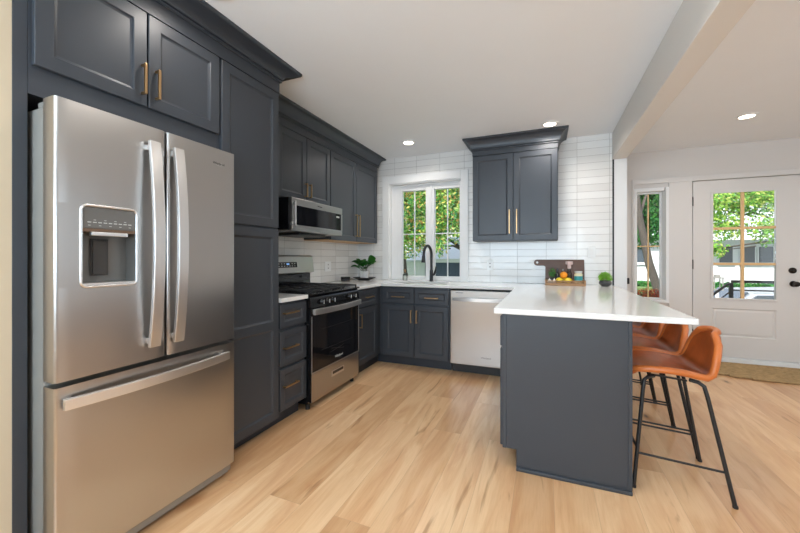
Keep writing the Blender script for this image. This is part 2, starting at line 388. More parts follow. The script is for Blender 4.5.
# entry wall with holes for sidelight and door
SX0, SX1, SZ0, SZ1 = 1.03, 1.345, .70, 2.03
DX0, DX1, DZ1 = 1.60, 2.575, 2.105
p = P().box(.775, SX0, YE, YE+.2, 0, ZC).box(SX0, SX1, YE, YE+.2, 0, SZ0).box(SX0, SX1, YE, YE+.2, SZ1, ZC)
p.box(SX1, DX0, YE, YE+.2, 0, ZC).box(DX0, DX1, YE, YE+.2, DZ1, ZC).box(DX1, XR+.15, YE, YE+.2, 0, ZC)
struct('wall_entry', p, M_WALL)
struct('wall_right', P().box(XR, XR+.15, YR, YE, 0, ZC), M_WALL)
struct('wall_rear', P().box(XL-.15, XR+.15, YR-.15, YR, 0, ZC), M_WALL)
# flat casing round sidelight and door
p = P().box(1.000, 3.0, YE-.018, YE, 2.105, 2.165, .003)
struct('trim_2', p, M_DOOR)
struct('trim_3', P().box(1.000, 1.0175, YE-.018, YE, 0, 2.1045, .003), M_DOOR)
struct('trim_4', P().box(1.3725, 1.598, YE-.018, YE, 0, 2.1045, .003), M_DOOR)
struct('trim_5', P().box(2.578, 2.66, YE-.018, YE, 0, 2.1045, .003), M_DOOR)
struct('baseboard_entry', P().box(2.661, XR, YE-.015, YE, 0, .12, .003).box(.776, .999, YE-.015, YE, 0, .12, .003), M_TRIM)
struct('baseboard_partition', P().box(.7755, .788, YB, YE-.016, 0, .12, .003), M_TRIM)
# door sill / threshold
struct('trim_6', P().box(DX0, DX1, YE-.03, YE+.2, .0005, .060, .004), M_TRIM)

# ---- sink window
w = struct('window_1', P().box(WX0, WX0+.0, YB, YB+.01, WZ0, WZ0) if 0 else P().box(-1.988, -1.90, YB-.02, YB-.0005, .9155, 2.262, .003)
    .box(-.945, -.855, YB-.02, YB-.0005, .9155, 2.262, .003).box(-1.8995, -.9455, YB-.02, YB-.0005, 2.166, 2.262, .003), M_TRIM)
w.name = 'window_1'
YG = YB+.12
p = P().box(WX0, WX0+.012, YB-.001, YG+.05, .9155, WZ1).box(WX1-.012, WX1, YB-.001, YG+.05, .9155, WZ1).box(WX0, WX1, YB-.001, YG+.05, WZ1-.012, WZ1)
struct('window_jamb', p, M_TRIM, w)
def sash(x0, x1, z0, z1, y, fr, parent, mh, mv, m=M_TRIM, mm=M_TRIM, bar=.012, d=.045):
    p = P().box(x0, x0+fr, y-d, y+.02, z0, z1, .004).box(x1-fr, x1, y-d, y+.02, z0, z1, .004)
    p.box(x0+fr, x1-fr, y-d, y+.02, z1-fr, z1, .004).box(x0+fr, x1-fr, y-d, y+.02, z0, z0+fr, .004)
    f = struct('window_sash', p, m, parent)
    q = P()
    for z in mh: q.box(x0+fr, x1-fr, y-.012, y+.012, z-bar/2, z+bar/2, .002)
    for x in mv: q.box(x-bar/2, x+bar/2, y-.0125, y+.0125, z0+fr, z1-fr, .002)
    struct('muntin', q, mm, f)
    struct('window_glass', P().box(x0+fr-.004, x1-fr+.004, y-.002, y+.002, z0+fr-.004, z1-fr+.004), M_GLASS, f)
    return f
p = P().box(-1.888, -1.79, YG-.045, YG+.03, .9155, 2.153).box(-1.378, -1.345, YG-.055, YG+.03, .9155, 2.153)
p.box(-1.79, -.9375, YG-.045, YG+.03, 2.115, 2.153).box(-1.79, -.9375, YG-.045, YG+.03, .9155, .925)
struct('window_frame', p, M_TRIM, w)
sash(-1.79, -1.378, .925, 2.115, YG, .041, w, [1.512], [-1.584])
sash(-1.345, -.938, .925, 2.115, YG, .041, w, [1.512], [-1.141])
# ---- sidelight
w = struct('window_2', P().box(1.018, 1.047, YE-.022, YE+.12, .69, 2.055, .002).prism([(1.325, YE+.055), (1.343, YE-.022), (1.372, YE-.022), (1.372, YE-.0185), (1.344, YE+.12), (1.325, YE+.12)], 'z', .69, 2.055)
           .box(1.047, 1.325, YE-.022, YE+.12, 2.012, 2.055, .004).box(1.018, 1.372, YE-.03, YE+.12, .66, .69, .004), M_TRIM)
sash(1.048, 1.324, .691, 2.011, YE+.09, .018, w, [1.345], [1.186], M_TRIM, M_MULL, .013, .03)

# ---- entry door
dr = struct('door_1', P().box(1, 1.001, 1, 1.001, 1, 1.001), M_DOOR)
bm = bmesh.new()
def door_leaf():
    p = P(); y0, y1 = YE+.0, YE+.044
    x0, x1, z0, z1 = 1.609, 2.565, .068, 2.098; gx0, gx1, gz0, gz1 = 1.79, 2.35, .735, 1.95
    p.box(x0, gx0, y0, y1, z0, z1).box(gx1, x1, y0, y1, z0, z1).box(gx0, gx1, y0, y1, gz1, z1)
    p.box(gx0, gx1, y0, y1, .62, gz0).box(gx0, gx1, y0, y1, z0, .30)
    # raised lower panel with a moulded groove
    bm = p.bm
    def ring(i, y): return [bm.verts.new(q) for q in ((gx0+i, y, .30+i), (gx1-i, y, .30+i), (gx1-i, y, .62-i), (gx0+i, y, .62-i))]
    R = [ring(0, y0), ring(.008, y0+.010), ring(.016, y0+.010), ring(.035, y0+.003)]
    for a, b in zip(R, R[1:]):
        for i in range(4): bm.faces.new((a[i], a[(i+1) % 4], b[(i+1) % 4], b[i]))
    bm.faces.new(R[-1]); p.box(gx0, gx1, y1-.02, y1, .30, .62)
    return p
me = dr.data; bmx = door_leaf().bm; bmesh.ops.recalc_face_normals(bmx, faces=bmx.faces); bmx.to_mesh(me); bmx.free()
p = P()   # moulding round the glass
p.box(1.775, 1.797, YE-.012, YE-.0002, .72, 1.965, .005).box(2.343, 2.365, YE-.012, YE-.0002, .72, 1.965, .005)
p.box(1.797, 2.343, YE-.012, YE-.0002, 1.943, 1.965, .005).box(1.797, 2.343, YE-.012, YE-.0002, .72, .742, .005)
struct('glass_frame', p, M_DOOR, dr)
p = P().box(2.053, 2.081, YE+.006, YE+.034, .736, 1.949, .003)
for z in (1.131, 1.539): p.box(1.791, 2.349, YE+.0065, YE+.0335, z-.014, z+.014, .003)
p.box(1.7905, 1.803, YE+.006, YE+.034, .736, 1.949)
struct('muntin', p, M_MULL, dr)
struct('door_glass', P().box(1.792, 2.348, YE+.017, YE+.023, .737, 1.949), M_GLASS, dr)
p = P().lathe([(0, 0), (.030, 0), (.033, .004), (.033, .008), (.012, .012), (.011, .035), (.024, .042), (.030, .055), (.027, .068), (.014, .074), (0, .075)], M=Matrix.Translation((2.485, YE-.0005, .918)) @ Matrix.Rotation(PI/2, 4, 'X'))
struct('door_knob', p, M_BRONZE, dr, smooth=40)
p = P().lathe([(0, 0), (.030, 0), (.033, .004), (.032, .012), (.024, .016), (0, .017)], M=Matrix.Translation((2.478, YE-.0005, 1.063)) @ Matrix.Rotation(PI/2, 4, 'X'))
p.box(2.466, 2.490, YE-.034, YE-.015, 1.058, 1.068, .003)
struct('deadbolt', p, M_BRONZE, dr, smooth=40)
for z in (1.86, 1.12, .30):
    struct('hinge', P().cyl((1.604, YE-.008, z-.05), (1.604, YE-.008, z+.05), .008, seg=12).ball((1.604, YE-.008, z+.054), .008, seg=8), M_BRONZE, dr, smooth=40)
tag(link('door_catch', P().box(.93, .968, YE-.028, YE-.0005, .875, .95, .008).box(.94, .958, YE-.04, YE-.027, .895, .93, .004), M_MBLACK), 'small black catch box on the entry wall beside the tiled wall end', 'switch')

# ================================================================== KITCHEN CABINETS
XF, XD = -1.74, -1.72          # left run: frame plane and door plane
YF, YD = 3.62, 3.60            # back run
def bar_handle(L, M, parent, m=M_BRASS, so=.032):
    """vertical bar pull, centred at origin, sticking out to -y"""
    p = P().box(-.0055, .0055, -so, -so+.010, -L/2, L/2, .002)
    for s in (-1, 1): p.box(-.005, .005, -so+.009, 0, s*(L/2-.006)-.005, s*(L/2-.006)+.005, .0015)
    bmesh.ops.transform(p.bm, matrix=M, verts=p.bm.verts)
    return link('handle', p, m, parent)
HR = Matrix.Rotation(PI/2, 4, 'Y')
def frontL(name, x, y0, y1, z0, z1, parent, hy=None, hz=None, L=.14, horiz=False, rail=.055, mid=None):
    d = link(name, P().panel(y1-y0, z1-z0, rail, .0195, FX(x, y0, z0), mid), M_CAB, parent)
    if hy is not None: bar_handle(L, FX(x+.0002, hy, hz) @ (HR if horiz else Matrix.Identity(4)), d)
    return d
def frontB(name, y, x0, x1, z0, z1, parent, hx=None, hz=None, L=.14, horiz=False, rail=.055, m=M_BRASS):
    d = link(name, P().panel(x1-x0, z1-z0, rail, .0195, FY(x0, y, z0)), M_CAB, parent)
    if hx is not None: bar_handle(L, FY(hx, y-.0002, hz) @ (HR if horiz else Matrix.Identity(4)), d, m)
    return d
# fridge surround side panel
e = tag(link('refrigerator_side_panel', P().box(XL+.001, XF, .6285, .6685, .0, 2.368, .002), M_CAB), 'charcoal painted end panel left of the stainless refrigerator', 'panel')
# cabinet over the fridge
t = thing('wall_cabinet', 'wide charcoal wall cabinet above the stainless refrigerator', 'cabinet', (-2.05, 1.07, 1.80))
link('body', P().box(XL+.001, XF, .669, 1.470, 1.80, 2.368), M_CAB, t)
frontL('door', XD, .679, 1.072, 1.906, 2.345, t, 1.049, 2.022)
frontL('door', XD, 1.080, 1.467, 1.906, 2.345, t, 1.112, 2.022)
# tall pantry
t = thing('pantry_cabinet', 'full height charcoal pantry cabinet between the refrigerator and the drawers', 'cabinet', (-2.05, 1.71, 0))
link('body', P().box(XL+.001, XF, 1.471, 1.960, .085, 2.368), M_CAB, t)
link('toe_kick', P().box(XL+.001, -1.80, 1.472, 1.959, 0, .0848), M_TOE, t)
frontL('door', XD, 1.484, 1.952, 1.408, 2.345, t)
frontL('door', XD, 1.484, 1.952, .082, 1.394, t, mid=[.655])
def crown(prof, path, name, parent=None, lab=None):
    """sweep a profile [(out, z)] along mitred path of (x, y, nx, ny) corner points (n = outward mitre offset)"""
    bm = bmesh.new(); rows = []
    for (x, y, nx, ny) in path:
        rows.append([bm.verts.new((x+nx*o, y+ny*o, z)) for o, z in prof])
    for a, b in zip(rows, rows[1:]):
        for i in range(len(prof)): bm.faces.new((a[i], a[(i+1) % len(prof)], b[(i+1) % len(prof)], b[i]))
    bm.faces.new(rows[0][::-1]); bm.faces.new(rows[-1])
    return bm
def cprof(w, z0):
    z1 = ZC-.001
    pts = [(0, z0), (.010, z0), (.014, z0+.004), (.014, z0+.010), (.010, z0+.014), (.006, z0+.015), (.006, z0+.019), (.018, z0+.020)]
    for k in range(9):
        a = k/8*PI/2
        pts.append((.020+(w-.026)*(1-math.cos(a)), z0+.022+(z1-z0-.042)*math.sin(a)))
    pts += [(w-.004, z1-.018), (w, z1-.014), (w, z1), (0, z1)]
    return pts
bm = crown([(o, z) for o, z in cprof(.13, 2.425)], [(XD-.001, .6285, 1, 0), (XD-.001, 1.962, 1, .62), (XL+.327, 1.962, 0, .62)], '')
bmf = bmesh.new(); 
cr = link('crown_molding', bm, M_CAB, None)
tag(cr, 'tall charcoal crown moulding over the refrigerator and pantry cabinets', 'moulding')
link('frieze', P().box(XL+.002, XF-.002, .6285, 1.961, 2.3685, ZC-.0015).box(XF+.0002, XD-.0015, .6285, 1.9605, 2.3505, 2.4985), M_CAB, cr)
# drawer base left of the range
def base_body(t, x0, x1, y0, y1, kx=None, ky=None, open_top=False):
    if not open_top: link('body', P().box(x0, x1, y0, y1, .112, .8845), M_CAB, t)
    else:
        link('body', P().box(x0, x0+.018, y0, y1, .112, .8845).box(x1-.018, x1, y0, y1, .112, .8845).box(x0+.018, x1-.018, y0, y0+.02, .112, .8845)
             .box(x0+.018, x1-.018, y1-.01, y1, .112, .8845).box(x0+.018, x1-.018, y0+.02, y1-.01, .112, .13), M_CAB, t)
    link('toe_kick', P().box(x0, kx if kx else x1, ky if ky else y0, y1, 0, .1118), M_TOE, t)
t = thing('drawer_cabinet', 'three drawer charcoal base cabinet left of the gas range', 'cabinet', (-2.05, 2.11, 0))
base_body(t, XL+.001, XF, 1.962, 2.262, kx=-1.80)
for z0, z1, hz in ((.700, .868, .805), (.432, .676, .557), (.115, .408, .285)):
    frontL('drawer', XD, 1.968, 2.262, z0, z1, t, 2.065, hz, .15, True, rail=.042)
# base right of the range up to the corner
t = thing('base_cabinet', 'narrow charcoal base cabinet between the gas range and the corner', 'cabinet', (-2.05, 3.3, 0))
link('body', P().box(XL+.001, XF, 3.045, YF+.0, .112, .8845), M_CAB, t)
link('toe_kick', P().box(XL+.001, -1.80, 3.046, YF+.07, 0, .1118), M_TOE, t)
frontL('drawer', XD, 3.062, 3.506, .700, .862, t, 3.31, .79, .15, True, rail=.042)
frontL('door', XD, 3.062, 3.506, .115, .682, t, 3.112, .565)
# sink base
t = thing('sink_base_cabinet', 'charcoal sink base cabinet with two doors below the kitchen window', 'cabinet', (-1.32, 3.9, 0))
base_body(t, XF+.0005, -.925, YF, YB-.001, ky=3.69, open_top=True)
for c_ in t.children:
    if c_.name.startswith('toe_kick'): c_.data.transform(Matrix.Identity(4)); [setattr(v.co, 'x', v.co.x-.0585) for v in c_.data.vertices if v.co.x < -.2]
frontB('drawer', YD, -1.690, -1.322, .700, .862, t, -1.505, .772, .15, True, .042)
frontB('drawer', YD, -1.314, -.935, .700, .862, t, -1.12, .772, .15, True, .042)
frontB('door', YD, -1.690, -1.322, .115, .682, t, -1.350, .562)
frontB('door', YD, -1.314, -.935, .115, .682, t, -1.286, .562)
# peninsula
t = thing('peninsula_cabinet', 'long charcoal peninsula cabinet with plain end panel under the white counter', 'cabinet', (.08, 3.1, 0))
link('body', P().box(-.222, .385, 2.112, YB-.001, .112, .8845), M_CAB, t)
link('toe_kick', P().box(-.150, .384, 2.1125, YB-.0015, 0, .1118), M_TOE, t)
p = P().prism([(-.226, .115), (-.152, .115), (-.152, 0), (.407, 0), (.407, .8845), (-.226, .8845)], 'y', 2.094, 2.1115)
link('end_panel', p, M_CAB, t, bev=.002)
link('back_panel', P().box(.3855, .4065, 2.112, YB-.001, 0, .8845), M_CAB, t)
p = P().box(-.152, .407, 2.082, 2.0935, 0, .020, .004); link('shoe_molding', p, M_CAB, t)
link('edge_strip', P().box(-.226, -.206, 2.0895, 2.0938, .116, .88, .0015), M_CAB, t); link('edge_strip', P().box(.389, .407, 2.0895, 2.0938, .022, .88, .0015), M_CAB, t)
for (a, b) in ((2.116, 2.70), (2.706, 3.29)):
    link('drawer', P().panel(b-a, .172, .042, .0195, FN(-.2425, b, .692)), M_CAB, t)
    link('door', P().panel(b-a, .558, .055, .0195, FN(-.2425, b, .118)), M_CAB, t)
p = P().box(-.232, -.2225, 3.30, 3.585, .112, .8845); link('filler', p, M_CAB, t)
# counter: cells prism
def cells(xs, ys, keep, z0, z1):
    bm = bmesh.new(); V = {}
    def v(i, j):
        if (i, j) not in V: V[i, j] = bm.verts.new((xs[i], ys[j], z0))
        return V[i, j]
    for i in range(len(xs)-1):
        for j in range(len(ys)-1):
            if keep((xs[i]+xs[i+1])/2, (ys[j]+ys[j+1])/2): bm.faces.new((v(i, j), v(i+1, j), v(i+1, j+1), v(i, j+1)))
    r = bmesh.ops.extrude_face_region(bm, geom=list(bm.faces))
    bmesh.ops.translate(bm, vec=(0, 0, z1-z0), verts=[g for g in r['geom'] if isinstance(g, bmesh.types.BMVert)])
    bmesh.ops.recalc_face_normals(bm, faces=bm.faces)
    bmesh.ops.dissolve_limit(bm, angle_limit=.01, verts=bm.verts, edges=bm.edges)
    return bm
SK = (-1.62, -1.03, 3.70, 4.06)
def keep(x, y):
    if SK[0] < x < SK[1] and SK[2] < y < SK[3]: return False
    if y > YB-.001: return WX0 < x < WX1
    if x < -1.705: return 3.043 < y
    if x < -.27: return y > 3.575
    return x < .69
xs = sorted([XL+.001, WX0+.0005, -1.705, SK[0], SK[1], WX1-.0005, -.27, .6635]); ys = [2.05, 3.043, 3.575, SK[2], SK[3], YB-.0008, YB+.17]
ct = link('countertop', cells(xs, ys, keep, .885, .915), M_QUARTZ, bev=.0035)
tag(ct, 'continuous white quartz worktop from the range round to the peninsula', 'countertop')
c2 = link('countertop', P().box(XL+.001, -1.705, 1.962, 2.263, .885, .915, .0035), M_QUARTZ)
tag(c2, 'short white quartz worktop between the pantry and the gas range', 'countertop')
# undermount sink
t = thing('kitchen_sink', 'undermount stainless sink set in the worktop below the window', 'sink', (-1.32, 3.88, .68))
a, b, c, d = SK
p = P().box(a-.012, a, c-.012, d+.012, .68, .8843).box(b, b+.012, c-.012, d+.012, .68, .8843).box(a, b, c-.012, c, .68, .8843).box(a, b, d, d+.012, .68, .8843).box(a, b, c, d, .68, .69)
link('basin', p, M_STEEL, t)
link('drain', P().lathe([(0, 0), (.04, 0), (.045, .004), (.03, .004), (.025, .001), (0, .001)], (-1.32, 3.88, .6902)), M_STEELH, t, smooth=40)
# faucet
t = thing('faucet', 'tall matt black gooseneck faucet behind the sink', 'faucet', (-1.285, 4.12, .9155))
bx, by = -1.285, 4.12
link('body', P().lathe([(0, 0), (.028, 0), (.028, .006), (.022, .010), (.021, .12), (.019, .14), (0, .14)], (bx, by, .9155)), M_MBLACK, t, smooth=40)
pts = [(bx, by, 1.05), (bx, by, 1.24)]
for k in range(1, 13):
    a = PI*k/13*1.02; pts.append((bx-.03*(1-math.cos(a))/2, by-.10*(1-math.cos(a)), 1.24+.105*math.sin(a)))
pts.append((bx-.031, by-.205, 1.21))
link('spout', P().tube(pts, .0160, 14), M_MBLACK, t, smooth=50)
link('spray_head', P().cyl((bx-.031, by-.204, 1.225), (bx-.034, by-.208, 1.145), .019, .024, 18), M_MBLACK, t, smooth=40)
link('lever', P().tube([(bx+.01, by, .99), (bx+.035, by, 1.0), (bx+.05, by, 1.04), (bx+.062, by-.004, 1.10)], [.015, .015, .012, .007], 10), M_MBLACK, t, smooth=50)
# soap dispenser
t = thing('soap_bottle', 'small clear glass soap bottle left of the faucet', 'bottle', (-1.63, 4.12, .9155))
link('bottle', P().lathe([(0, 0), (.028, 0), (.03, .01), (.03, .07), (.022, .085), (.01, .09), (.01, .1), (0, .1)], (-1.63, 4.12, .9155)), M_BOTTLE, t, smooth=40)
link('pump', P().cyl((-1.63, 4.12, 1.0157), (-1.63, 4.12, 1.045), .008).box(-1.636, -1.624, 4.075, 4.125, 1.045, 1.055, .003), M_ACACIA, t)

# upper cabinets on the left wall
UX, UD = -2.045, -2.025
t = thing('wall_cabinet', 'charcoal wall cabinet with two short doors above the microwave', 'cabinet', (-2.2, 2.66, 1.72))
link('body', P().box(XL+.001, UX, 2.275, 3.052, 1.697, 2.368), M_CAB, t)
frontL('door', UD, 2.280, 2.664, 1.712, 2.300, t, 2.640, 1.815, .125)
frontL('door', UD, 2.670, 3.048, 1.712, 2.300, t, 2.700, 1.815, .125)
t = thing('wall_cabinet', 'charcoal wall cabinet with two tall doors between the microwave and the window corner', 'cabinet', (-2.2, 3.6, 1.385))
link('body', P().box(XL+.001, UX, 3.054, 4.135, 1.392, 2.368), M_CAB, t)
link('underside', P().box(XL+.002, UX-.001, 3.055, 4.134, 1.384, 1.3918), M_UNDER, t)
frontL('door', UD, 3.060, 3.588, 1.388, 2.300, t, 3.562, 1.572, .255)
frontL('door', UD, 3.594, 4.130, 1.388, 2.300, t, 3.624, 1.572, .255)
t = thing('wall_cabinet', 'charcoal wall cabinet tucked beside the pantry and mostly hidden by it', 'cabinet', (-2.2, 2.11, 1.385))
link('body', P().box(XL+.001, UX, 1.9635, 2.273, 1.392, 2.368), M_CAB, t)
frontL('door', UD, 1.970, 2.272, 1.388, 2.300, t)
cr = link('crown_molding', crown(cprof(.088, 2.372), [(UD-.001, 2.052, 1, 0), (UD-.001, 4.136, 1, 1), (XL+.001, 4.136, 0, 1)], ''), M_CAB)
tag(cr, 'charcoal crown moulding over the left wall cabinets above the range', 'moulding')
link('frieze', P().box(XL+.0015, UX-.0005, 1.9665, 4.1355, 2.3685, ZC-.0015).box(UX+.0002, UD-.0015, 2.051, 4.1355, 2.3055, 2.4985), M_CAB, cr)
# upper cabinet on the back wall
t = thing('wall_cabinet', 'standalone charcoal wall cabinet with crown on the tiled back wall right of the window', 'cabinet', (-.315, 4.07, 1.386))
BY, BD = 3.925, 3.905
link('body', P().box(-.745, .120, BY, YB-.001, 1.392, 2.40), M_CAB, t)
link('underside', P().box(-.744, .119, BY+.001, YB-.002, 1.384, 1.3918), M_CAB, t)
frontB('door', BD, -.741, -.318, 1.388, 2.315, t, -.352, 1.585, .255, m=M_BRASS)
frontB('door', BD, -.312, .116, 1.388, 2.315, t, -.278, 1.585, .255, m=M_BRASS)
link('crown_molding', crown(cprof(.092, 2.37), [(-.746, YB-.001, -1, 0), (-.746, BD+.001, -1, -1), (.121, BD+.001, 1, -1), (.121, YB-.001, 1, 0)], ''), M_CAB, t)
link('frieze', P().box(-.745, .120, BD+.0015, BY-.0002, 2.3205, 2.4985).box(-.744, .119, BY+.001, YB-.002, 2.4002, ZC-.002), M_CAB, t)

# ================================================================== APPLIANCES
# refrigerator
FXf = -1.59; FY0, FY1 = .680, 1.457; FM = 1.0755
t = thing('refrigerator', 'stainless french door refrigerator with water dispenser and bottom freezer drawer', 'refrigerator', (-1.95, 1.07, 0))
link('body', P().box(-2.32, -1.668, FY0+.004, FY1-.004, .03, 1.745, .006), M_GREYP, t)
for y in (FY0+.008, FY1-.06): link('hinge_cover', P().box(-1.72, -1.667, y, y+.052, 1.7452, 1.768, .005), M_GREYP, t)
def slab(y0, y1, z0, z1, x0=-1.664, x1=FXf, r=.012, bulge=.0):
    """fridge door: a gently crowned front swept along z"""
    n = 12; pts = []
    for k in range(n+1):
        u = k/n; pts.append((x1+bulge*(1-(2*u-1)**2), y0+r+(y1-y0-2*r)*u))
    front = [(x1-r, y0)]+[(x1-r+r*math.sin(a), y0+r-r*math.cos(a)) for a in (PI/6, PI/3)]+pts+[(x1-r+r*math.cos(a), y1-r+r*math.sin(a)) for a in (PI/6, PI/3)]+[(x1-r, y1)]
    return P().prism([(x0, y0)]+front+[(x0, y1)], 'z', z0, z1)
# left door has the dispenser recess, so it is built from bands round it
DY0, DY1, DZ0, DZ1 = .757, .948, 1.092, 1.398
p = slab(FY0, FM-.004, DZ1, 1.772)
for (z0, z1) in ((.757, DZ0),): 
    q = slab(FY0, FM-.004, z0, z1); me = bpy.data.meshes.new('t'); q.bm.to_mesh(me); p.bm.from_mesh(me)
p.box(-1.664, FXf, FY0+.012, DY0, DZ0, DZ1).box(-1.664, FXf, DY1, FM-.016, DZ0, DZ1)
p.prism([(-1.664, FY0), (FXf-.012, FY0), (FXf-.006, FY0+.0016), (FXf-.0016, FY0+.006), (FXf, FY0+.012), (-1.664, FY0+.012)], 'z', DZ0, DZ1)
p.prism([(-1.664, FM-.004), (FXf-.012, FM-.004), (FXf-.006, FM-.0056), (FXf-.0016, FM-.010), (FXf, FM-.016), (-1.664, FM-.016)], 'z', DZ0, DZ1)
bmesh.ops.remove_doubles(p.bm, verts=p.bm.verts, dist=.0002)
dL = link('door', p, M_STEEL, t, smooth=35)
dR = link('door', slab(FM+.004, FY1, .757, 1.772), M_STEEL, t, smooth=35)
fz = link('freezer_drawer', slab(FY0, FY1, .075, .738), M_STEEL, t, smooth=35)
def bow_handle(p0, p1, out, width, th, parent, bow, wdir, m=M_STEELH):
    """flat bowed bar from p0 to p1; out = unit vector away from the door"""
    p0, p1, out, wd = map(Vector, (p0, p1, out, wdir)); n = 20; bm = bmesh.new(); rows = []
    for k in range(n+1):
        u = k/n; c = p0.lerp(p1, u)+out*(.022+bow*(1-(2*u-1)**2))
        rows.append([bm.verts.new(c+wd*a*width/2+out*b*th/2) for a, b in ((-1, -1), (1, -1), (1, 1), (-1, 1))])
    for a, b in zip(rows, rows[1:]):
        for i in range(4): bm.faces.new((a[i], a[(i+1) % 4], b[(i+1) % 4], b[i]))
    bm.faces.new(rows[0][::-1]); bm.faces.new(rows[-1])
    q = P(); q.bm.free(); q.bm = bm
    d = (p1-p0).normalized()
    for u, s in ((.03, 1), (.97, -1)):
        c = p0.lerp(p1, u)
        a = c-wd*width*.4-d*.012; b = c+wd*width*.4+d*.012+out*(.022+bow*(1-(2*u-1)**2)-th*.3)
        q.box(*sorted((a.x, b.x)), *sorted((a.y, b.y)), *sorted((a.z, b.z)))
    return link('handle', q, m, parent, bev=.0025)
bow_handle((FXf+.0003, FM-.068, .815), (FXf+.0003, FM-.068, 1.705), (1, 0, 0), .046, .018, dL, .032, (0, 1, 0))
bow_handle((FXf+.0003, FM+.040, .815), (FXf+.0003, FM+.040, 1.705), (1, 0, 0), .046, .018, dR, .032, (0, 1, 0))
bow_handle((FXf+.0003, FY0+.016, .680), (FXf+.0003, FY1-.06, .680), (1, 0, 0), .040, .018, fz, .03, (0, 0, 1))
# dispenser
ds = link('water_dispenser', P().box(-1.662, -1.655, DY0, DY1, DZ0, DZ1).box(-1.655, FXf-.004, DY0, DY0+.004, DZ0, DZ1).box(-1.655, FXf-.004, DY1-.004, DY1, DZ0, DZ1)
          .box(-1.655, FXf-.004, DY0+.004, DY1-.004, DZ0, DZ0+.004), M_GREY, dL)
p = P(); fr = []; rr = .020
for cy_, cz_, a0 in ((DY1-rr+.001, DZ1-rr+.001, 0), (DY0+rr-.001, DZ1-rr+.001, 90), (DY0+rr-.001, DZ0+rr-.001, 180), (DY1-rr+.001, DZ0+rr-.001, 270)):
    for k in range(6):
        a_ = math.radians(a0+18*k); fr.append((FXf+.0005, cy_+rr*math.cos(a_), cz_+rr*math.sin(a_)))
p.tube(fr, .0052, 8, closed=True)
link('dispenser_frame', p, M_STEELH, t, smooth=50)
link('control_panel', P().box(-1.654, FXf-.002, DY0+.0045, DY1-.0045, 1.312, DZ1-.0045, .003), M_GREY, t)
link('dispenser_visor', P().box(-1.654, FXf-.001, DY0+.0045, DY1-.0045, 1.300, 1.3115), M_VISOR, t)
link('ice_chute', P().box(FXf-.012, FXf+.004, DY0+.03, DY1-.035, 1.285, 1.2995, .002), M_STEELH, t)
link('paddle', P().box(-1.648, -1.640, DY0+.062, DY0+.112, 1.135, 1.27, .004).box(-1.6485, -1.646, DY0+.057, DY0+.117, 1.13, 1.275, .002), M_DGREY, t)
link('drip_tray', P().box(-1.650, FXf-.001, DY0+.0045, DY1-.0045, DZ0+.0045, DZ0+.012), M_STEELH, t)
p = P()
for k in range(9): 
    p.box(FXf-.002, FXf-.0012, DY0+.020+k*.0175, DY0+.032+k*.0175, 1.334, 1.3375)
    if k % 2 == 0: p.box(FXf-.002, FXf-.0012, DY0+.022+k*.0175, DY0+.030+k*.0175, 1.323, 1.325)
    if k % 2 == 1: p.box(FXf-.002, FXf-.0012, DY0+.022+k*.0175, DY0+.030+k*.0175, 1.344, 1.346)
link('control_icons', p, M_ICON, t)
text('logo', 'Whirlpool', .017, (FXf+.0004, 1.352, 1.690), 90, M_DARKINK, dR)
link('logo_ring', P().tube([(FXf+.0012, 1.352+.018*math.cos(a), 1.694+.009*math.sin(a)) for a in np.linspace(-2.6, .9, 14)], .0012, 6), M_ICON, dR)
link('base_grille', P().box(-2.30, -1.63, FY0+.01, FY1-.01, .012, .066, .004).box(-1.63, -1.612, FY0+.01, FY1-.01, .03, .062, .004), M_GREYP, t)
for y in (FY0+.05, FY1-.05): link('foot', P().cyl((-1.66, y, 0), (-1.66, y, .0118), .02), M_BRASS, t)

# gas range
RX = -1.685; RY0, RY1 = 2.268, 3.038; RC = (RY0+RY1)/2
t = thing('gas_range', 'freestanding stainless and black gas range with five knobs', 'range', (-2.0, RC, 0))
link('body', P().box(XL+.02, RX-.035, RY0+.002, RY1-.002, .05, .885, .003), M_BLACK, t)
for y in (RY0+.0025, RY1-.0115): link('side_trim', P().box(RX-.0345, RX-.002, y, y+.009, .07, .80), M_BLACK, t)
od = link('oven_door', P().box(RX-.0345, RX-.004, RY0+.012, RY1-.012, .298, .80, .004), M_BLACK, t)
link('window', P().box(RX-.0038, RX, RY0+.0125, RY1-.0125, .30, .79, .003), M_BLACKG, od)
p = P().box(RX-.003, RX+.0025, RY0+.010, RY0+.016, .300, .74).box(RX-.003, RX+.0025, RY1-.016, RY1-.010, .300, .74).box(RX-.003, RX+.003, RY0+.010, RY1-.010, .290, .2975)
link('door_trim', p, M_STEELH, od)
p = P()
for z in (.45, .62): p.tube([(RX+.0004, RY0+.14, z), (RX+.0004, RY1-.14, z)], .0009, 6)
for k in range(2): p.tube([(RX+.0004, RC-.12+.03*k, .40+.03*k), (RX+.0004, RC+.10, .425-.03*k)], .0012, 6)
link('rack_lines', p, M_DGREY, od)
bow_handle((RX+.0003, RY0+.012, .776), (RX+.0003, RY1-.012, .776), (1, 0, 0), .045, .018, od, .034, (0, 0, 1))
text('logo', 'Whirlpool', .03, (RX+.0006, RC+.02, .335), 90, M_ICON, od)
dw = link('storage_drawer', P().box(RX-.0345, RX, RY0+.010, RY1-.010, .062, .287, .006), M_STEEL, t)
link('handle', P().box(RX+.0002, RX+.004, RC-.10, RC+.10, .185, .235, .008), M_STEELH, dw)
link('handle_recess', P().box(RX+.0041, RX+.0052, RC-.085, RC+.085, .205, .228, .004), M_DGREY, dw)
pn = link('control_panel', P().prism([(RX-.0345, .806), (RX+.004, .806), (RX-.004, .880), (RX-.020, .905), (RX-.0345, .905)], 'y', RY0+.002, RY1-.002), M_BLACK, t, bev=.004)
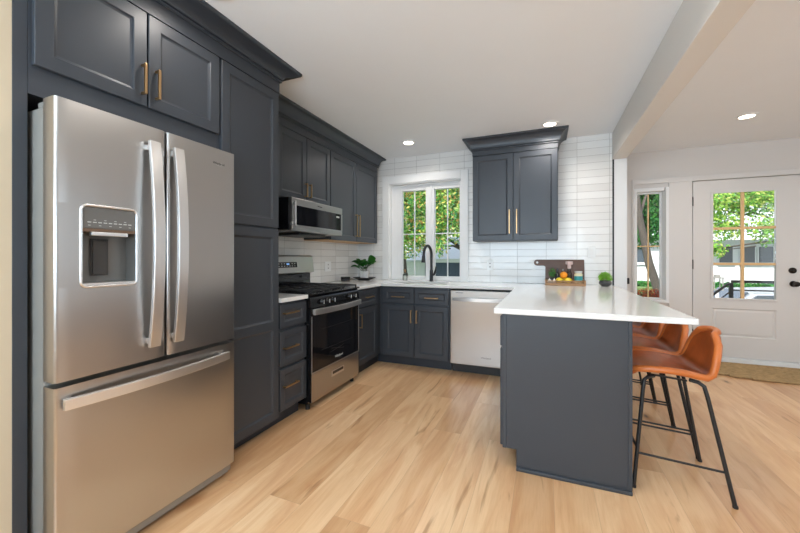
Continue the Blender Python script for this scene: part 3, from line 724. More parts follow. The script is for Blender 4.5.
for y in (RY0+.13, RY0+.21, RY0+.29, RY1-.21, RY1-.12):
    k = link('knob', P().lathe([(0, 0), (.021, 0), (.021, .006), (.017, .010), (.015, .026), (.012, .030), (0, .030)], M=Matrix.Translation((RX+.001, y, .845)) @ Matrix.Rotation(PI/2, 4, 'Y')), M_BLACK, t, smooth=40)
    link('knob_grip', P().box(RX+.0312, RX+.037, y-.004, y+.004, .829, .861, .002), M_STEELH, k)
link('cooktop', P().box(XL+.085, RX+.006, RY0, RY1, .9055, .918, .006, 3), M_BLACK, t)
bx = [(-2.12, RY0+.16), (-1.85, RY0+.16), (-2.12, RY1-.16), (-1.85, RY1-.16), (-1.98, RC)]
for x, y in bx: link('burner', P().lathe([(0, 0), (.045, 0), (.045, .005), (.034, .006), (.034, .012), (0, .013)], (x, y, .9182)), M_IRON, t, smooth=40)
for g in range(3):
    y0 = RY0+.025+g*(RY1-RY0-.05)/3; y1 = y0+(RY1-RY0-.05)/3-.006; p = P(); z = .934
    x0, x1 = -2.24, RX-.012
    for y in (y0+.006, y1-.006): p.box(x0, x1, y-.006, y+.006, z, z+.012, .002)
    for x in (x0+.006, (x0+x1)/2, x1-.006): p.box(x-.006, x+.006, y0+.012, y1-.012, z+.0005, z+.0115, .002)
    p.box(x0+.012, x1-.012, (y0+y1)/2-.005, (y0+y1)/2+.005, z+.001, z+.0125, .002)
    for x in ((x0*3+x1)/4, (x0+3*x1)/4): p.box(x-.005, x+.005, y0+.012, y1-.012, z+.001, z+.0125, .002)
    for x in (x0+.006, x1-.006):
        for y in (y0+.006, y1-.006): p.box(x-.005, x+.005, y-.005, y+.005, .9182, z)
    link('burner_grate', p, M_IRON, t)
bgd = link('backguard', P().prism([(XL+.021, .925), (XL+.084, .925), (XL+.084, 1.045), (XL+.150, 1.055), (XL+.128, 1.212), (XL+.115, 1.225), (XL+.021, 1.225)], 'y', RY0+.005, RY1-.005), M_STEEL, t, bev=.004)
link('lower_guard', P().box(XL+.0845, XL+.100, RY0+.006, RY1-.006, .9255, 1.044, .003).box(XL+.1005, XL+.115, RY0+.15, RY1-.15, 1.025, 1.04, .002), M_BLACKG, t)
sl = math.atan2(.022, .157)
def onbg(y0, y1, z0, z1, o=.0006, th=.002):
    f = lambda z: XL+.150-(z-1.055)*.022/.157
    return P().prism([(f(z0)+o, z0), (f(z0)+o+th, z0), (f(z1)+o+th, z1), (f(z1)+o, z1)], 'y', y0, y1)
link('display', onbg(2.50, 2.77, 1.110, 1.160), M_BLACKG, bgd)
link('clock', onbg(2.62, 2.66, 1.135, 1.150, .003, .001), M_DISP, bgd)
p = P(); me = bpy.data.meshes.new('t')
for k in range(7):
    for z in (1.12, 1.142):
        if 2.60 < 2.515+k*.036 < 2.68 and z > 1.13: continue
        q = onbg(2.513+k*.036, 2.527+k*.036, z, z+.007, .003, .001); link('button', q, M_ICON, bgd)
for x, y in ((RX-.06, RY0+.04), (RX-.06, RY1-.04), (-2.28, RY0+.04), (-2.28, RY1-.04)):
    link('foot', P().cyl((x, y, 0), (x, y, .0498), .018), M_RUB, t)

# microwave
MX = -1.882; MY0, MY1, MZ0, MZ1 = 2.284, 3.050, 1.422, 1.694
t = thing('microwave', 'stainless and black over the range microwave under the wall cabinet', 'microwave', (-2.1, 2.66, MZ0))
link('body', P().box(XL+.002, MX-.035, MY0, MY1, MZ0+.012, MZ1, .002), M_BLACKG, t)
d = link('door', P().box(MX-.0345, MX, MY0+.002, MY1-.002, MZ1-.062, MZ1-.001, .006).box(MX-.0345, MX, MY0+.002, MY1-.002, MZ0+.012, MZ0+.050, .006)
         .box(MX-.0345, MX, MY0+.002, MY0+.034, MZ0+.0505, MZ1-.0625).box(MX-.0345, MX, MY1-.026, MY1-.002, MZ0+.0505, MZ1-.0625), M_STEEL, t)
link('window', P().box(MX-.034, MX-.002, MY0+.0345, MY1-.0265, MZ0+.0505, MZ1-.0625), M_BLACKG, d)
link('control_marks', P().box(MX-.0019, MX-.0012, MY1-.11, MY1-.055, 1.592, 1.608), M_ICON, d)
link('handle', P().box(MX+.0, MX+.0, 0, 0, 0, 0) if 0 else P().box(MX+.016, MX+.028, MY0+.010, MY0+.026, MZ0+.04, MZ1-.03, .004).box(MX+.0003, MX+.017, MY0+.012, MY0+.024, MZ0+.05, MZ0+.07).box(MX+.0003, MX+.017, MY0+.012, MY0+.024, MZ1-.06, MZ1-.04), M_STEELH, d)
link('vent_panel', P().box(XL+.004, MX-.004, MY0+.001, MY1-.001, MZ0, MZ0+.0115, .002), M_STEEL, t)
link('grease_filter', P().box(-2.28, -1.97, MY0+.20, MY1-.16, MZ0-.022, MZ0-.0005, .006), M_MBLACK, t)
text('logo', 'Whirlpool', .016, (MX+.0004, 2.665, MZ1-.038), 90, M_DARKINK, d)

# dishwasher
t = thing('dishwasher', 'stainless dishwasher with bowed handle between sink base and peninsula', 'dishwasher', (-.60, 3.9, 0))
DWX0, DWX1 = -.918, -.318
link('body', P().box(DWX0+.004, DWX1-.004, 3.64, YB-.02, .105, .872), M_BLACK, t)
d = link('door', P().box(DWX0+.003, DWX1-.003, 3.595, 3.639, .105, .862, .006), M_STEEL, t)
link('vent', P().box(-.86, -.78, 3.5935, 3.5948, .838, .843), M_DGREY, d)
bow_handle((DWX0+.03, 3.5947, .776), (DWX1-.03, 3.5947, .776), (0, -1, 0), .036, .016, d, .034, (0, 0, 1))
text('logo', 'Whirlpool', .024, (-.55, 3.5946, .185), 0, M_DARKINK, d)
link('toe_panel', P().box(DWX0+.004, DWX1-.004, 3.68, 3.70, 0.002, .104), M_MBLACK, t)
tag(link('cabinet_filler', P().box(DWX1+.001, -.2435, YF, 3.66, 0, .8845), M_CAB), 'charcoal filler strip between the dishwasher and the peninsula', 'filler')

# ================================================================== DOWNLIGHTS
LL = ['lit recessed ceiling light in front of the sink window', 'lit recessed ceiling light above the standalone wall cabinet', 'lit recessed ceiling light over the entry door side of the beam', 'lit recessed ceiling light near the refrigerator cabinets, cut by the top edge']
for (x, y), lb in zip(LIGHTS, LL):
    t = thing('recessed_light', lb, 'ceiling light', (x, y, 2.48), 'recessed ceiling lights')
    link('trim_ring', P().lathe([(.055, 2.488), (.060, 2.486), (.078, 2.492), (.082, 2.4985), (.055, 2.4985), (.055, 2.488)], (x, y, 0)), M_WHITEP, t, smooth=40)
    link('lens', P().lathe([(0, 2.4905), (.0545, 2.4905), (.0545, 2.4985), (0, 2.4985)], (x, y, 0)), M_LENS, t)

# ================================================================== OUTLETS
def outlet(M, lab, sw=False, hw=.036):
    t = thing('wall_outlet' if not sw else 'light_switch', lab, 'outlet' if not sw else 'switch', M.translation)
    p = P().box(-hw, hw, -.006, -.0003, -.058, .058, .003); bmesh.ops.transform(p.bm, matrix=M, verts=p.bm.verts); link('cover_plate', p, M_WHITEP, t)
    p = P().box(-.017, .017, -.0085, -.0062, -.034, .034, .002); bmesh.ops.transform(p.bm, matrix=M, verts=p.bm.verts); pl = link('socket' if not sw else 'rocker', p, M_TRIM, t)
    if not sw:
        for z in (-.02, .02):
            p = P().box(-.0065, .0065, -.0092, -.0086, z-.005, z+.005, .001)
            bmesh.ops.transform(p.bm, matrix=M, verts=p.bm.verts); link('socket_face', p, M_DGREY, pl)
outlet(FX(XL, 3.50, 1.10), 'white outlet plate on the left tiled wall behind the range', hw=.062)
outlet(FY(-.60, YB, 1.115), 'white outlet plate on the back tiled wall right of the window')
outlet(FY(.455, YB, 1.262), 'white rocker switch plate on the back tiled wall above the small succulent', True)

# ================================================================== COUNTER OBJECTS
Z = .9155
def leaf_mesh(base, tip, width, droop, n=8, roll=0):
    """one broad folded leaf from base to tip"""
    base, tip = Vector(base), Vector(tip); d = tip-base; side = d.cross(Vector((0, 0, 1))).normalized(); side = Matrix.Rotation(roll, 3, d.normalized()) @ side; bm = bmesh.new(); rows = []
    for k in range(n+1):
        u = k/n; c = base.lerp(tip, u)+Vector((0, 0, 1))*droop*math.sin(PI*u); w = width*math.sin(PI*min(1, u*.94+.03))**.8
        rows.append([bm.verts.new(c-side*w+Vector((0, 0, w*.35))), bm.verts.new(c), bm.verts.new(c+side*w+Vector((0, 0, w*.35)))])
    for a, b in zip(rows, rows[1:]):
        for i in range(2): bm.faces.new((a[i], a[i+1], b[i+1], b[i]))
    r = bmesh.ops.solidify(bm, geom=bm.faces, thickness=.0012)
    return bm
PX, PY = -2.165, 4.04
t = thing('tray', 'round black tray in the corner of the worktop under the potted plant', 'tray', (PX, PY, Z))
link('dish', P().lathe([(0, 0), (.075, 0), (.085, .006), (.145, .028), (.148, .034), (.140, .034), (.08, .012), (0, .010)], (PX, PY, Z)), M_MBLACK, t, smooth=40)
link('feet', P().lathe([(0, -.0), (.05, 0), (.05, .0)], (PX, PY, Z)) if 0 else P().lathe([(.05, .0342), (.05, .0342)], (PX, PY, Z)), M_MBLACK, t) if 0 else None
t = thing('potted_plant', 'broad leaved green plant in a white pot on the black tray', 'plant', (PX, PY, Z+.0125))
link('pot', P().lathe([(0, 0), (.048, 0), (.052, .01), (.055, .10), (.049, .10), (.046, .085), (0, .085)], (PX, PY, Z+.0125)), M_WPOT, t, smooth=40)
top = Z+.105
leaves = [((-.16, -.02, .12), .03, .03), ((.12, .05, .16), .045, .03), ((.13, -.03, .09), .04, .03), ((-.13, -.09, .055), .028, .03), ((.02, -.12, .11), .04, .02),
          ((-.06, .06, .14), .03, .03), ((.09, -.09, .06), .03, .02), ((-.10, -.02, .15), .026, .02), ((.03, .03, .12), .035, .02), ((-.03, -.1, .05), .03, .03), ((.15, .0, .12), .03, .02)]
for (dx, dy, dz), w_, dr_ in leaves:
    b0 = (PX+dx*.12, PY+dy*.12, top-.02)
    mid_ = (PX+dx*.35, PY+dy*.35, top+dz*.6)
    lf = link('leaf', leaf_mesh(mid_, (PX+dx*1.12, PY+dy*1.1, top+dz*1.1), w_*1.35, dr_*.6, 8, (.9 if dx > .1 and dz > .1 else .35)*(1 if dx > 0 else -1)), M_LEAF, t, smooth=60)
    link('leaf_stem', P().tube([b0, ((b0[0]+mid_[0])/2, (b0[1]+mid_[1])/2, top+dz*.3), mid_], .002, 6), M_STEM, lf)
t = thing('candle_tin', 'small black tin beside the black tray on the worktop', 'tin', (-2.24, 3.70, Z))
link('tin', P().lathe([(0, 0), (.052, 0), (.055, .003), (.055, .030), (0, .030)], (-2.24, 3.70, Z)), M_MBLACK, t, smooth=40)
link('lid', P().lathe([(0, .0305), (.057, .0305), (.058, .033), (.058, .052), (.054, .056), (0, .056)], (-2.24, 3.70, Z)), M_BLACK, t, smooth=40)

# cutting board leaning on the back wall
t = thing('cutting_board', 'dark walnut paddle board leaning on the tiled wall behind the fruit tray', 'cutting board', (.19, 4.2, Z))
def leanM(): return Matrix.Translation((0, 4.178, Z)) @ Matrix.Rotation(math.radians(-7), 4, 'X')
pts = [(.005, 0), (.378, 0), (.383, .005), (.383, .262), (.378, .268), (-.085, .268)]
for k in range(1, 8):
    a = PI/2+PI*k/8; pts.append((-.085+.033*math.cos(a), .235+.033*math.sin(a)))
pts += [(-.085, .202), (-.015, .202), (0, .19), (0, .005)]
p = P().prism(pts, 'y', 0, .018, M=leanM())
board = link('board', p, M_WALNUT, t, bev=.002)
p = P().cyl((-.083, -.0006, .235), (-.083, -.0001, .235), .012); bmesh.ops.transform(p.bm, matrix=leanM(), verts=p.bm.verts)
link('hanging_hole', p, M_WHITEP, t)
# fruit tray
t = thing('serving_tray', 'low brown slatted wooden tray standing in front of the paddle board', 'tray', (.18, 4.0, Z))
TX0, TX1, TY0, TY1 = -.002, .375, 3.955, 4.135
link('base', P().box(TX0, TX1, TY0, TY1, Z, Z+.022, .002), M_ACACIA, t)
p = P().box(TX0, TX1, TY0, TY0+.010, Z+.0222, Z+.026).box(TX0, TX1, TY0, TY0+.010, Z+.044, Z+.052, .002).box(TX0, TX1, TY1-.010, TY1, Z+.0222, Z+.058, .002)
n = 30
for k in range(n+1): p.box(TX0+(TX1-TX0-.006)*k/n, TX0+(TX1-TX0-.006)*k/n+.006, TY0+.001, TY0+.009, Z+.026, Z+.044)
link('front_gallery', p, M_ACACIA, t)
link('end', P().box(TX0, TX0+.010, TY0+.0105, TY1-.0105, Z+.0222, Z+.058, .002), M_ACACIA, t)
link('end', P().box(TX1-.010, TX1, TY0+.0105, TY1-.0105, Z+.0222, Z+.058, .002), M_ACACIA, t)
zt = Z+.0225
def fruit(name, x, y, z, r, m, sc, lab, cat, tips=False):
    p = P().ball((x, y, z), r, sc, 20)
    if tips: p.ball((x+r*sc[0]*.98, y, z), r*.22, (1, 1, 1), 8)
    t = thing(name, lab, cat, (x, y, z-r*sc[2]))
    link('fruit', p, m, t, smooth=60); link('stem_end', P().ball((x, y-.0, z+r*sc[2]*.99), .003, (1, 1, .6), 8), M_STEM, t)
fruit('lemon', .135, 3.995, zt+.030, .030, M_LEMON, (1.2, 1, 1), 'yellow lemon at the left of the fruit tray below the orange', 'lemon', True)
fruit('lemon', .215, 3.995, zt+.030, .030, M_LEMON, (1.2, 1, 1), 'yellow lemon at the right of the fruit tray below the orange', 'lemon', True)
fruit('lemon', .175, 4.055, zt+.030, .030, M_LEMON, (1.2, 1, 1), 'yellow lemon behind the other two in the fruit tray', 'lemon', True)
fruit('orange', .176, 4.012, zt+.085, .036, M_ORANGE, (1, 1, .97), 'round orange piled on top of the lemons in the tray', 'orange')
for x, lb in ((.040, 'white garlic bulb at the far left end of the fruit tray'), (.086, 'white garlic bulb next to the lemons in the fruit tray')):
    g = link('garlic_bulb', P().lathe([(0, 0), (.018, .002), (.023, .014), (.019, .028), (.007, .040), (.004, .052), (0, .053)], (x, 3.99, zt+.0)), M_GARLIC, smooth=50)
    tag(g, lb, 'garlic', 'garlic bulbs in the tray')
t = thing('herb_plant', 'small leafy green herb standing in the left of the fruit tray', 'plant', (.065, 4.07, zt))
link('pot', P().lathe([(0, 0), (.025, 0), (.03, .055), (.026, .055), (.024, .045), (0, .045)], (.065, 4.07, zt)), M_POT, t, smooth=40)
n = 170; u = RS.normal(size=(n, 3)); u /= np.linalg.norm(u, axis=1)[:, None]
quad_cloud('leaves', np.array((.065, 4.07, zt+.105))+u*np.array((.042, .03, .055))*(RS.rand(n, 1)**.4), u+np.array((0, -.4, .5)), .011, M_LEAF, t)
def bottle(name, x, y, prof, m, lab, cat, capm=None, cap=None):
    t = thing(name, lab, cat, (x, y, zt)); link('bottle', P().lathe(prof, (x, y, zt), 20), m, t, smooth=40)
    if cap: link('cap', P().lathe(cap, (x, y, zt), 20), capm, t, smooth=40)
    return t
bottle('oil_bottle', .118, 4.10, [(0, 0), (.02, 0), (.021, .01), (.021, .085), (.009, .105), (.009, .13), (0, .13)], M_DBOTTLE, 'dark glass oil bottle between the herb and the orange', 'bottle', M_MBLACK, [(0, .1302), (.010, .1302), (.010, .15), (0, .15)])
bottle('oil_bottle', .172, 4.10, [(0, 0), (.02, 0), (.021, .01), (.02, .07), (.008, .1), (.008, .125), (0, .125)], M_BOTTLE, 'clear glass cruet directly behind the orange', 'bottle', M_GREYP, [(0, .1252), (.009, .1252), (.006, .145), (0, .145)])
bottle('spice_bottle', .232, 4.095, [(0, 0), (.024, 0), (.025, .01), (.025, .10), (.016, .115), (.016, .15), (0, .15)], M_BOTTLE, 'tall bottle with wide pale pink stopper in the fruit tray', 'bottle', M_PINK, [(0, .1502), (.018, .1502), (.018, .19), (.036, .195), (.036, .225), (0, .225)])
t = bottle('food_jar', .315, 4.06, [(0, 0), (.036, 0), (.038, .01), (.038, .095), (.03, .105), (0, .105)], M_CREAM, 'jar with teal label at the right end of the fruit tray', 'jar', M_ICON, [(0, .1052), (.035, .1052), (.036, .125), (0, .127)])
link('label', P().lathe([(.0383, .03), (.0388, .03), (.0388, .075), (.0383, .075), (.0383, .03)], (.315, 4.06, zt), 20), M_TEAL, t)
# succulent
t = thing('succulent_plant', 'small bright green plant in a dark grey bowl at the worktop end', 'plant', (.555, 4.05, Z))
link('pot', P().lathe([(0, 0), (.030, 0), (.052, .018), (.058, .036), (.050, .054), (.040, .060), (.036, .056), (0, .052)], (.555, 4.05, Z)), M_POT, t, smooth=40)
n = 520; u = RS.normal(size=(n, 3)); u[:, 2] = abs(u[:, 2]); u /= np.linalg.norm(u, axis=1)[:, None]
quad_cloud('foliage', np.array((.555, 4.05, Z+.062))+u*np.array((.066, .060, .082))*(RS.rand(n, 1)**.35), np.cross(u, RS.normal(size=(n, 3))), .015, M_GRASS, t, .45)

# ================================================================== BAR STOOLS
def stool_seat():
    prof = [(-.215, .580), (-.19, .597), (-.13, .598), (-.06, .595), (.0, .592), (.055, .583), (.105, .586), (.140, .612), (.163, .662), (.178, .718), (.190, .772), (.196, .814)]
    n = 14; bm = bmesh.new(); rows = []
    for k, (x, z) in enumerate(prof):
        u = k/(len(prof)-1)
        hw = .178+.026*math.sin(PI*min(1, u*1.15))
        if k == 0: hw *= .86
        if k == 1: hw *= .95
        if k >= 7: hw *= {7: .99, 8: .97, 9: .94, 10: .83, 11: .50}[k]
        seatf = max(0, 1-max(0, u-.45)/.3) if u > .45 else 1
        row = []
        for j in range(n+1):
            s = 2*j/n-1; c = abs(s)**2.6
            zz = z+.030*c*seatf*(min(1, u*3+.3)) - (.012*c if k >= len(prof)-2 else 0)
            xx = x-.030*c*(1-seatf)
            row.append(bm.verts.new((xx, s*hw, zz)))
        rows.append(row)
    for a, b in zip(rows, rows[1:]):
        for j in range(n): bm.faces.new((a[j], a[j+1], b[j+1], b[j]))
    edge = [tuple(v.co) for v in rows[0]]+[tuple(r[-1].co) for r in rows[1:]]+[tuple(v.co) for v in rows[-1][::-1][1:]]+[tuple(r[0].co) for r in rows[::-1][1:-1]]
    seam = [Vector(v.co) for v in rows[6]]
    return bm, edge, seam
def make_stool(loc, lab):
    t = thing('bar_stool', lab, 'bar stool', (0, 0, 0), 'tan leather counter stools along the peninsula')
    bm, edge, seam = stool_seat()
    bmesh.ops.recalc_face_normals(bm, faces=bm.faces)
    s = link('seat_shell', bm, M_LEATHER, t, smooth=80)
    md = s.modifiers.new('thick', 'SOLIDIFY'); md.thickness = .028; md.offset = 0
    ss = s.modifiers.new('sub', 'SUBSURF'); ss.levels = 1; ss.render_levels = 1
    link('seat_piping', P().tube([(x, y, z) for x, y, z in edge], .0175, 10, closed=True), M_PIPE, s, smooth=80)
    link('seat_seam', P().tube([v+Vector((-.010, 0, .012)) for v in seam], .0016, 6), M_WALNUT, s)
    F = {}
    for sx in (-1, 1):
        for sy in (-1, 1):
            tx, ty = (-.155, .165*sy) if sx < 0 else (.098, .165*sy); zt_ = .570 if sx < 0 else .568
            fx, fy = (-.212 if sx < 0 else .203), .21*sy
            pts = [(tx-.05*sx, ty*.8, zt_+.002), (tx-.02*sx, ty*.93, zt_), (tx, ty, zt_-.014), (tx+(fx-tx)*.12, ty+(fy-ty)*.10, zt_-.065), (fx, fy, .001)]
            link('leg', P().tube(pts, .0095, 10), M_MBLACK, t, smooth=60)
            link('foot_cap', P().cyl((fx, fy, 0), (fx-.001*sx, fy, .012), .0115, seg=12), M_RUB, t)
            a, b = Vector(pts[-2]), Vector(pts[-1]); F[sx, sy] = lambda z, a=a, b=b: a.lerp(b, (a.z-z)/(a.z-b.z))
    for sy in (-1, 1): link('stretcher', P().tube([F[-1, sy](.178), F[1, sy](.155)], .006, 8), M_MBLACK, t, smooth=60)
    link('footrest', P().tube([F[-1, -1](.20), F[-1, 1](.20)], .007, 8), M_MBLACK, t, smooth=60)
    for y in (-.13, .115): link('seat_bracket', P().prism([(-.115, .572), (-.115, .579), (.04, .566), (.04, .558)], 'y', y, y+.015), M_MBLACK, t)
    t.location = loc
    return t
SX = .64
st = make_stool((SX, 2.385, 0), 'nearest tan leather bar stool, its whole back clear of the worktop')
for y, lb in ((2.832, 'second tan leather bar stool from the camera, just behind the nearest one'), (3.279, 'third tan leather bar stool from the camera, mostly hidden by the worktop'), (3.735, 'farthest tan leather bar stool, by the tiled wall end')):
    r = st.copy(); C.objects.link(r); r.location = (SX, y, 0); r['label'] = lb
    for ch in [o for o in st.children]:
        c = ch.copy(); C.objects.link(c); c.parent = r
        for g in ch.children:
            d = g.copy(); C.objects.link(d); d.parent = c

# ================================================================== DOOR MAT
bm = bmesh.new(); x0, x1, y0, y1 = 1.56, 2.75, 4.50, 5.10
nr = 16; p = P()
for k in range(nr):
    yy = y0+(y1-y0)*(k+.5)/nr; sh = .03*math.sin(k*1.7)
    e = .16 if k < 2 else (.05 if k < 5 else 0)
    p.tube([(x0+e*(2-k if k < 2 else .3)+(x1-x0-2*e)*q/30, yy+.003*math.sin(q*2.1+k), .0125) for q in range(31)], .021, 8, flat=(1, .55))
tag(link('door_mat', p, M_JUTE, smooth=80), 'braided natural jute mat on the floor in front of the entry door', 'mat')

# ================================================================== OUTSIDE
def leafmat(name, cols):
    m = bpy.data.materials.new(name); m.use_nodes = True; n = m.node_tree.nodes; L = m.node_tree.links; b = n['Principled BSDF']
    g = n.new('ShaderNodeNewGeometry'); r = n.new('ShaderNodeValToRGB'); r.color_ramp.interpolation = 'CONSTANT'
    while len(r.color_ramp.elements) < len(cols): r.color_ramp.elements.new(.5)
    for i, (e, c) in enumerate(zip(r.color_ramp.elements, cols)): e.position = i/len(cols); e.color = srgb(*c)
    L.new(g.outputs['Random Per Island'], r.inputs[0]); L.new(r.outputs[0], b.inputs['Base Color']); b.inputs['Roughness'].default_value = .6
    b.inputs['Specular IOR Level'].default_value = .2
    tr = n.new('ShaderNodeBsdfTranslucent'); L.new(r.outputs[0], tr.inputs[0]); mx = n.new('ShaderNodeMixShader'); mx.inputs[0].default_value = .4
    L.new(b.outputs[0], mx.inputs[1]); L.new(tr.outputs[0], mx.inputs[2]); L.new(mx.outputs[0], n['Material Output'].inputs[0])
    return m
L_AUT = leafmat('autumn_maple_leaves', [(110, 170, 76), (84, 150, 80), (160, 196, 90), (214, 208, 110), (104, 160, 70), (70, 130, 84), (222, 172, 112), (134, 186, 96), (196, 214, 140)])
L_GRN = leafmat('green_leaves', [(120, 176, 70), (150, 196, 86), (90, 150, 66), (184, 210, 100), (128, 184, 84), (205, 214, 120)])
L_DRK = leafmat('dark_green_leaves', [(50, 120, 60), (70, 140, 70), (40, 100, 50), (80, 155, 70)])
L_MUM = leafmat('rust_blooms', [(190, 70, 40), (150, 50, 35), (210, 100, 50), (90, 80, 40), (120, 40, 30)])
M_BARK = mat('tree_bark', srgb(78, 72, 66), .9, noise=(14, .3, .6, (1, 1, .3)))
M_LAWN = mat('lawn_grass', srgb(98, 126, 70), .95, noise=(20, .25, .5))
M_ROAD = mat('pale_street', srgb(170, 168, 165), .9)
M_SIDING = mat('white_siding', srgb(214, 216, 220), .7)
M_SLATE = mat('slate_blue_siding', srgb(72, 84, 104), .7)
M_ROOF = mat('pale_roof', srgb(200, 206, 214), .8, noise=(3, .08, 0))
M_WIN = mat('far_window_glass', srgb(70, 80, 88), .1)
M_CARP = mat('silver_car_paint', srgb(190, 194, 200), .25, .6)
GZ = -.90
struct('ground', P().box(-60, 60, YB+.25, 14.9, GZ-.2, GZ).box(-60, 60, 14.9, 18.4, GZ-.2, GZ-.03).box(-60, 60, 18.4, 90, GZ-.2, GZ), M_LAWN)
struct('ground_bank', P().box(-60, 60, 18.45, 60, GZ+.001, -.12, .03), M_LAWN)
struct('street', P().box(-60, 60, 15.0, 18.3, GZ-.0295, GZ+.0), M_ROAD)
struct('porch_deck', P().box(.8, 3.2, YE+.225, 6.35, -.16, -.02), M_ROAD)
def tree(name, label, base, h, tr, blobs, n, leaf, lm, lean=(0, 0), grp='trees outside the windows'):
    t = thing(name, label, 'tree', base, grp); bx, by, bz = base
    top = Vector((bx+lean[0], by+lean[1], bz+h))
    pts = [Vector(base).lerp(top, k/5)+Vector((.06*math.sin(k*2.), .05*math.cos(k*1.7), 0)) for k in range(6)]
    pts[0] = Vector(base)
    tk = link('trunk', P().tube(pts, [tr*(1-.55*k/5) for k in range(6)], 12), M_BARK, t, smooth=60)
    br = P()
    for (cx, cy, cz, rx, ry, rz) in blobs:
        a = pts[3]; c = Vector((cx, cy, cz))
        br.tube([a, a.lerp(c, .5)+Vector((0, 0, .1)), c, c+Vector((rx*.5, -ry*.3, rz*.4))], [tr*.35, tr*.2, tr*.12, tr*.04], 7)
        br.tube([a.lerp(c, .6), c+Vector((-rx*.5, -ry*.4, -rz*.3))], [tr*.14, tr*.04], 6)
    link('branches', br, M_BARK, t, smooth=60)
    P3, N3 = [], []
    tot = sum(b[3]*b[4]*b[5] for b in blobs)**1
    for (cx, cy, cz, rx, ry, rz) in blobs:
        k = int(n*rx*ry*rz/tot); u = RS.normal(size=(k, 3)); u /= np.linalg.norm(u, axis=1)[:, None]
        P3.append(np.array((cx, cy, cz))+u*np.array((rx, ry, rz))*(RS.rand(k, 1)**.45)); N3.append(u+RS.normal(size=(k, 3))*.7+np.array((0, -.3, .3)))
    quad_cloud('foliage', np.concatenate(P3), np.concatenate(N3), leaf, lm, t, .9)
    return t
# kitchen window side
tree('maple_tree', 'yellow green autumn maple filling the left sash of the sink window', (-3.95, 10.7, GZ), 4.1, .12,
     [(-4.3, 10.2, 3.0, 1.3, 1.0, 1.3), (-5.2, 10.4, 2.2, 1.1, .9, 1.0), (-4.0, 10.4, 1.9, .75, .6, .75), (-4.8, 10.2, 4.4, 1.6, 1, 1.2), (-4.9, 10.0, 1.3, .7, .5, .6)], 34000, .048, L_AUT, lean=(-.6, 0))
tree('maple_tree', 'green maple hanging over the garage roof in the right sash of the sink window', (-2.2, 10.8, GZ), 3.8, .16,
     [(-3.0, 10.3, 3.2, 1.2, .9, 1.3), (-2.3, 10.3, 2.6, 1.1, .8, 1.0), (-3.3, 10.2, 2.0, .7, .6, .55), (-2.4, 10.2, 4.4, 1.6, 1, 1.2), (-1.4, 10.3, 3.0, 1.0, .8, 1.1), (-2.9, 10.0, 1.55, .35, .3, .35)], 46000, .048, L_AUT)
t = thing('garage', 'neighbouring garage with pale roof and slate blue siding behind the sink window', 'building', (-2.6, 13, GZ))
p = P()
for k in range(15): p.box(-3.65, -.5, 12.0+.003*(k % 2), 14.5, GZ+.13*k, GZ+.13*k+.1295)
link('wall', p, M_SLATE, t)
link('roof', P().prism([(11.7, 1.10), (11.7, 1.16), (13.2, 2.0), (14.8, 1.16), (14.8, 1.10)], 'x', -3.8, -.3), M_ROOF, t)
link('fascia', P().box(-3.8, -.3, 11.66, 11.6995, 1.04, 1.17), M_SIDING, t)
t = thing('garden_shed', 'white clapboard shed beside the slate garage seen through the left sash', 'building', (-5.3, 12.5, GZ))
p = P()
for k in range(13): p.box(-6.9, -4.05, 12.2+.003*(k % 2), 14, GZ+.15*k, GZ+.15*k+.1495)
link('wall', p, M_SIDING, t)
link('roof', P().prism([(12.0, 1.06), (12.0, 1.12), (13.1, 1.7), (14.2, 1.12), (14.2, 1.06)], 'x', -7.1, -3.95), M_ROOF, t)
t = thing('garden_shrub', 'dark leafy shrub in front of the white shed', 'shrub', (-4.55, 11.2, GZ))
u = RS.normal(size=(1500, 3)); u /= np.linalg.norm(u, axis=1)[:, None]
quad_cloud('foliage', np.array((-4.62, 11.2, .1))+u*np.array((.16, .2, .55))*(RS.rand(1500, 1)**.4), u, .06, L_DRK, t)
link('stem', P().tube([(-4.5, 11.2, GZ), (-4.48, 11.2, .2)], .03, 8), M_BARK, t)
# entry side
tree('street_tree', 'leaning grey barked tree seen through the narrow sidelight', (2.50, 9.2, GZ), 5.0, .10,
     [(1.9, 9.9, 3.0, .9, .5, 1.0), (2.2, 10.0, 2.1, .7, .45, .7), (1.5, 9.9, 2.2, .6, .45, .7), (2.4, 9.9, 3.2, .9, .5, .9)], 26000, .045, L_DRK, lean=(-1.0, -.3))
tree('street_tree', 'bright green tree whose branches hang across the door glass', (6.6, 12.5, GZ), 4.2, .14,
     [(4.4, 12.5, 2.8, .8, .6, .55), (5.4, 12.6, 2.9, .9, .6, .6), (6.6, 12.6, 3.0, .9, .6, .6), (4.6, 12.5, 2.1, .6, .4, .42), (5.5, 12.4, 2.0, .45, .4, .5), (4.35, 12.4, 1.45, .35, .3, .28), (5.3, 12.6, 3.8, 1.3, .8, .6)], 15000, .05, L_GRN)
t = thing('house', 'long white house across the street seen through the entry door', 'house', (7, 21, -.118))
p = P()
for k in range(14): p.box(2.4, 13, 20.0+.004*(k % 2), 25, -.118+.16*k, -.118+.16*k+.1595)
link('wall', p, M_SIDING, t)
link('roof', P().prism([(19.4, 2.12), (19.4, 2.20), (22.5, 3.9), (25.6, 2.20), (25.6, 2.12)], 'x', 2.0, 13.4), M_ROOF, t)
link('porch_beam', P().box(6.0, 12.6, 18.9, 19.1, 1.95, 2.12).box(6.0, 12.6, 18.9, 20, 2.121, 2.16), M_SIDING, t)
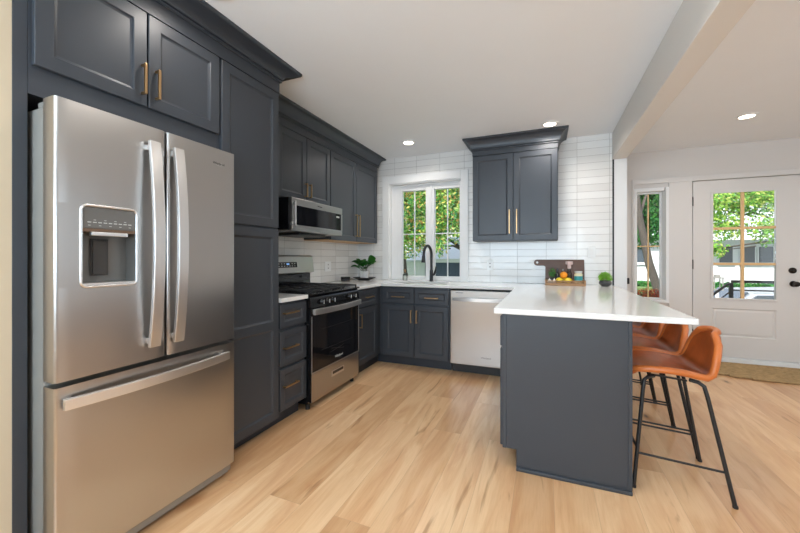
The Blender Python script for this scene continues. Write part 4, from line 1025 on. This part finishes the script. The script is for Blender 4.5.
for x in (2.9, 4.3, 7.4, 8.15, 8.75, 10.2): 
    w = link('window', P().box(x-.28, x+.28, 19.95, 19.996, .95, 1.72).box(x-.3, x+.3, 19.90, 19.949, .88, .94), M_SIDING, t)
    link('pane', P().box(x-.23, x+.23, 19.935, 19.9495, 1.0, 1.68), M_WIN, w)
t = thing('parked_car', 'silver car parked beyond the porch seen low in the door glass', 'car', (4.9, 10.4, GZ))
prof = [(2.9, -.68), (2.9, -.30), (3.02, -.05), (3.6, .08), (4.0, .46), (5.2, .52), (6.1, .15), (6.75, .05), (6.8, -.68)]
link('body', P().prism(prof, 'y', 9.6, 11.2), M_CARP, t, bev=.06)
link('side_window', P().prism([(3.78, .12), (4.07, .42), (5.15, .46), (5.85, .17)], 'y', 9.56, 9.5995), M_WIN, t)
link('windshield', P().prism([(3.60, .095), (3.58, .12), (3.96, .48), (3.99, .455)], 'y', 9.72, 11.08), M_WIN, t)
for x in (3.6, 6.05):
    w = link('wheel', P().cyl((x, 9.55, -.58), (x, 9.8, -.58), .31, seg=28), M_RUB, t, smooth=40); link('hubcap', P().cyl((x, 9.535, -.58), (x, 9.5495, -.58), .18, seg=20), M_CARP, w)
t = thing('porch_railing', 'black metal porch railing with sloping stair rail outside the entry door', 'railing', (2.6, 6.2, 0))
RYl = 6.2
link('top_rail', P().box(2.36, 3.15, RYl-.02, RYl+.02, .86, .895, .004), M_MBLACK, t)
for z in (.76, .64, .52, .40, .28, .16): link('rail', P().box(2.36, 3.15, RYl-.009, RYl+.009, z-.009, z+.009, .002), M_MBLACK, t)
link('post', P().box(2.335, 2.375, RYl-.02, RYl+.02, -.019, .859, .003), M_MBLACK, t)
link('post', P().box(3.151, 3.19, RYl-.02, RYl+.02, -.019, .9, .003), M_MBLACK, t)
for dz in (0, -.13, -.26): link('stair_rail', P().tube([(2.34, RYl, .86+dz), (1.55, RYl+.02, .10+dz)], .017 if dz == 0 else .009, 8), M_MBLACK, t)
t = thing('lantern_post', 'pale lantern on a post outside beyond the stair rail', 'lantern', (3.2, 9.0, GZ))
link('post', P().cyl((3.2, 9, GZ), (3.2, 9, .55), .03), M_SIDING, t)
q = P().box(3.12, 3.28, 8.92, 9.08, .5505, .565).box(3.11, 3.29, 8.91, 9.09, .7905, .81).box(3.16, 3.24, 8.96, 9.04, .8105, .86)
for dx in (-.075, .06):
    for dy in (-.075, .06): q.box(3.2+dx, 3.215+dx, 9+dy, 9.015+dy, .565, .7905)
link('lantern', q, M_GREYP, t)
t = thing('chrysanthemum_planter', 'rust red mums in a planter outside the sidelight', 'planter', (1.31, 5.8, -.02))
link('pot', P().lathe([(0, 0), (.15, 0), (.2, .45), (.17, .45), (.15, .4), (0, .4)], (1.31, 5.8, -.019)), M_WPOT, t, smooth=40)
u = RS.normal(size=(2500, 3)); u /= np.linalg.norm(u, axis=1)[:, None]
quad_cloud('blooms', np.array((1.31, 5.8, .60))+u*np.array((.30, .24, .19))*(RS.rand(2500, 1)**.25), u, .022, L_MUM, t)
t = thing('hedge', 'low clipped green hedge along the front of the white house', 'hedge', (7, 19.5, -.12))
n = 6000; q = np.stack([2+11*RS.rand(n), 19.3+.4*RS.rand(n), -.12+.22*RS.rand(n)], 1)
quad_cloud('foliage', q, RS.normal(size=(n, 3))+np.array((0, -1, .6)), .09, L_DRK, t)
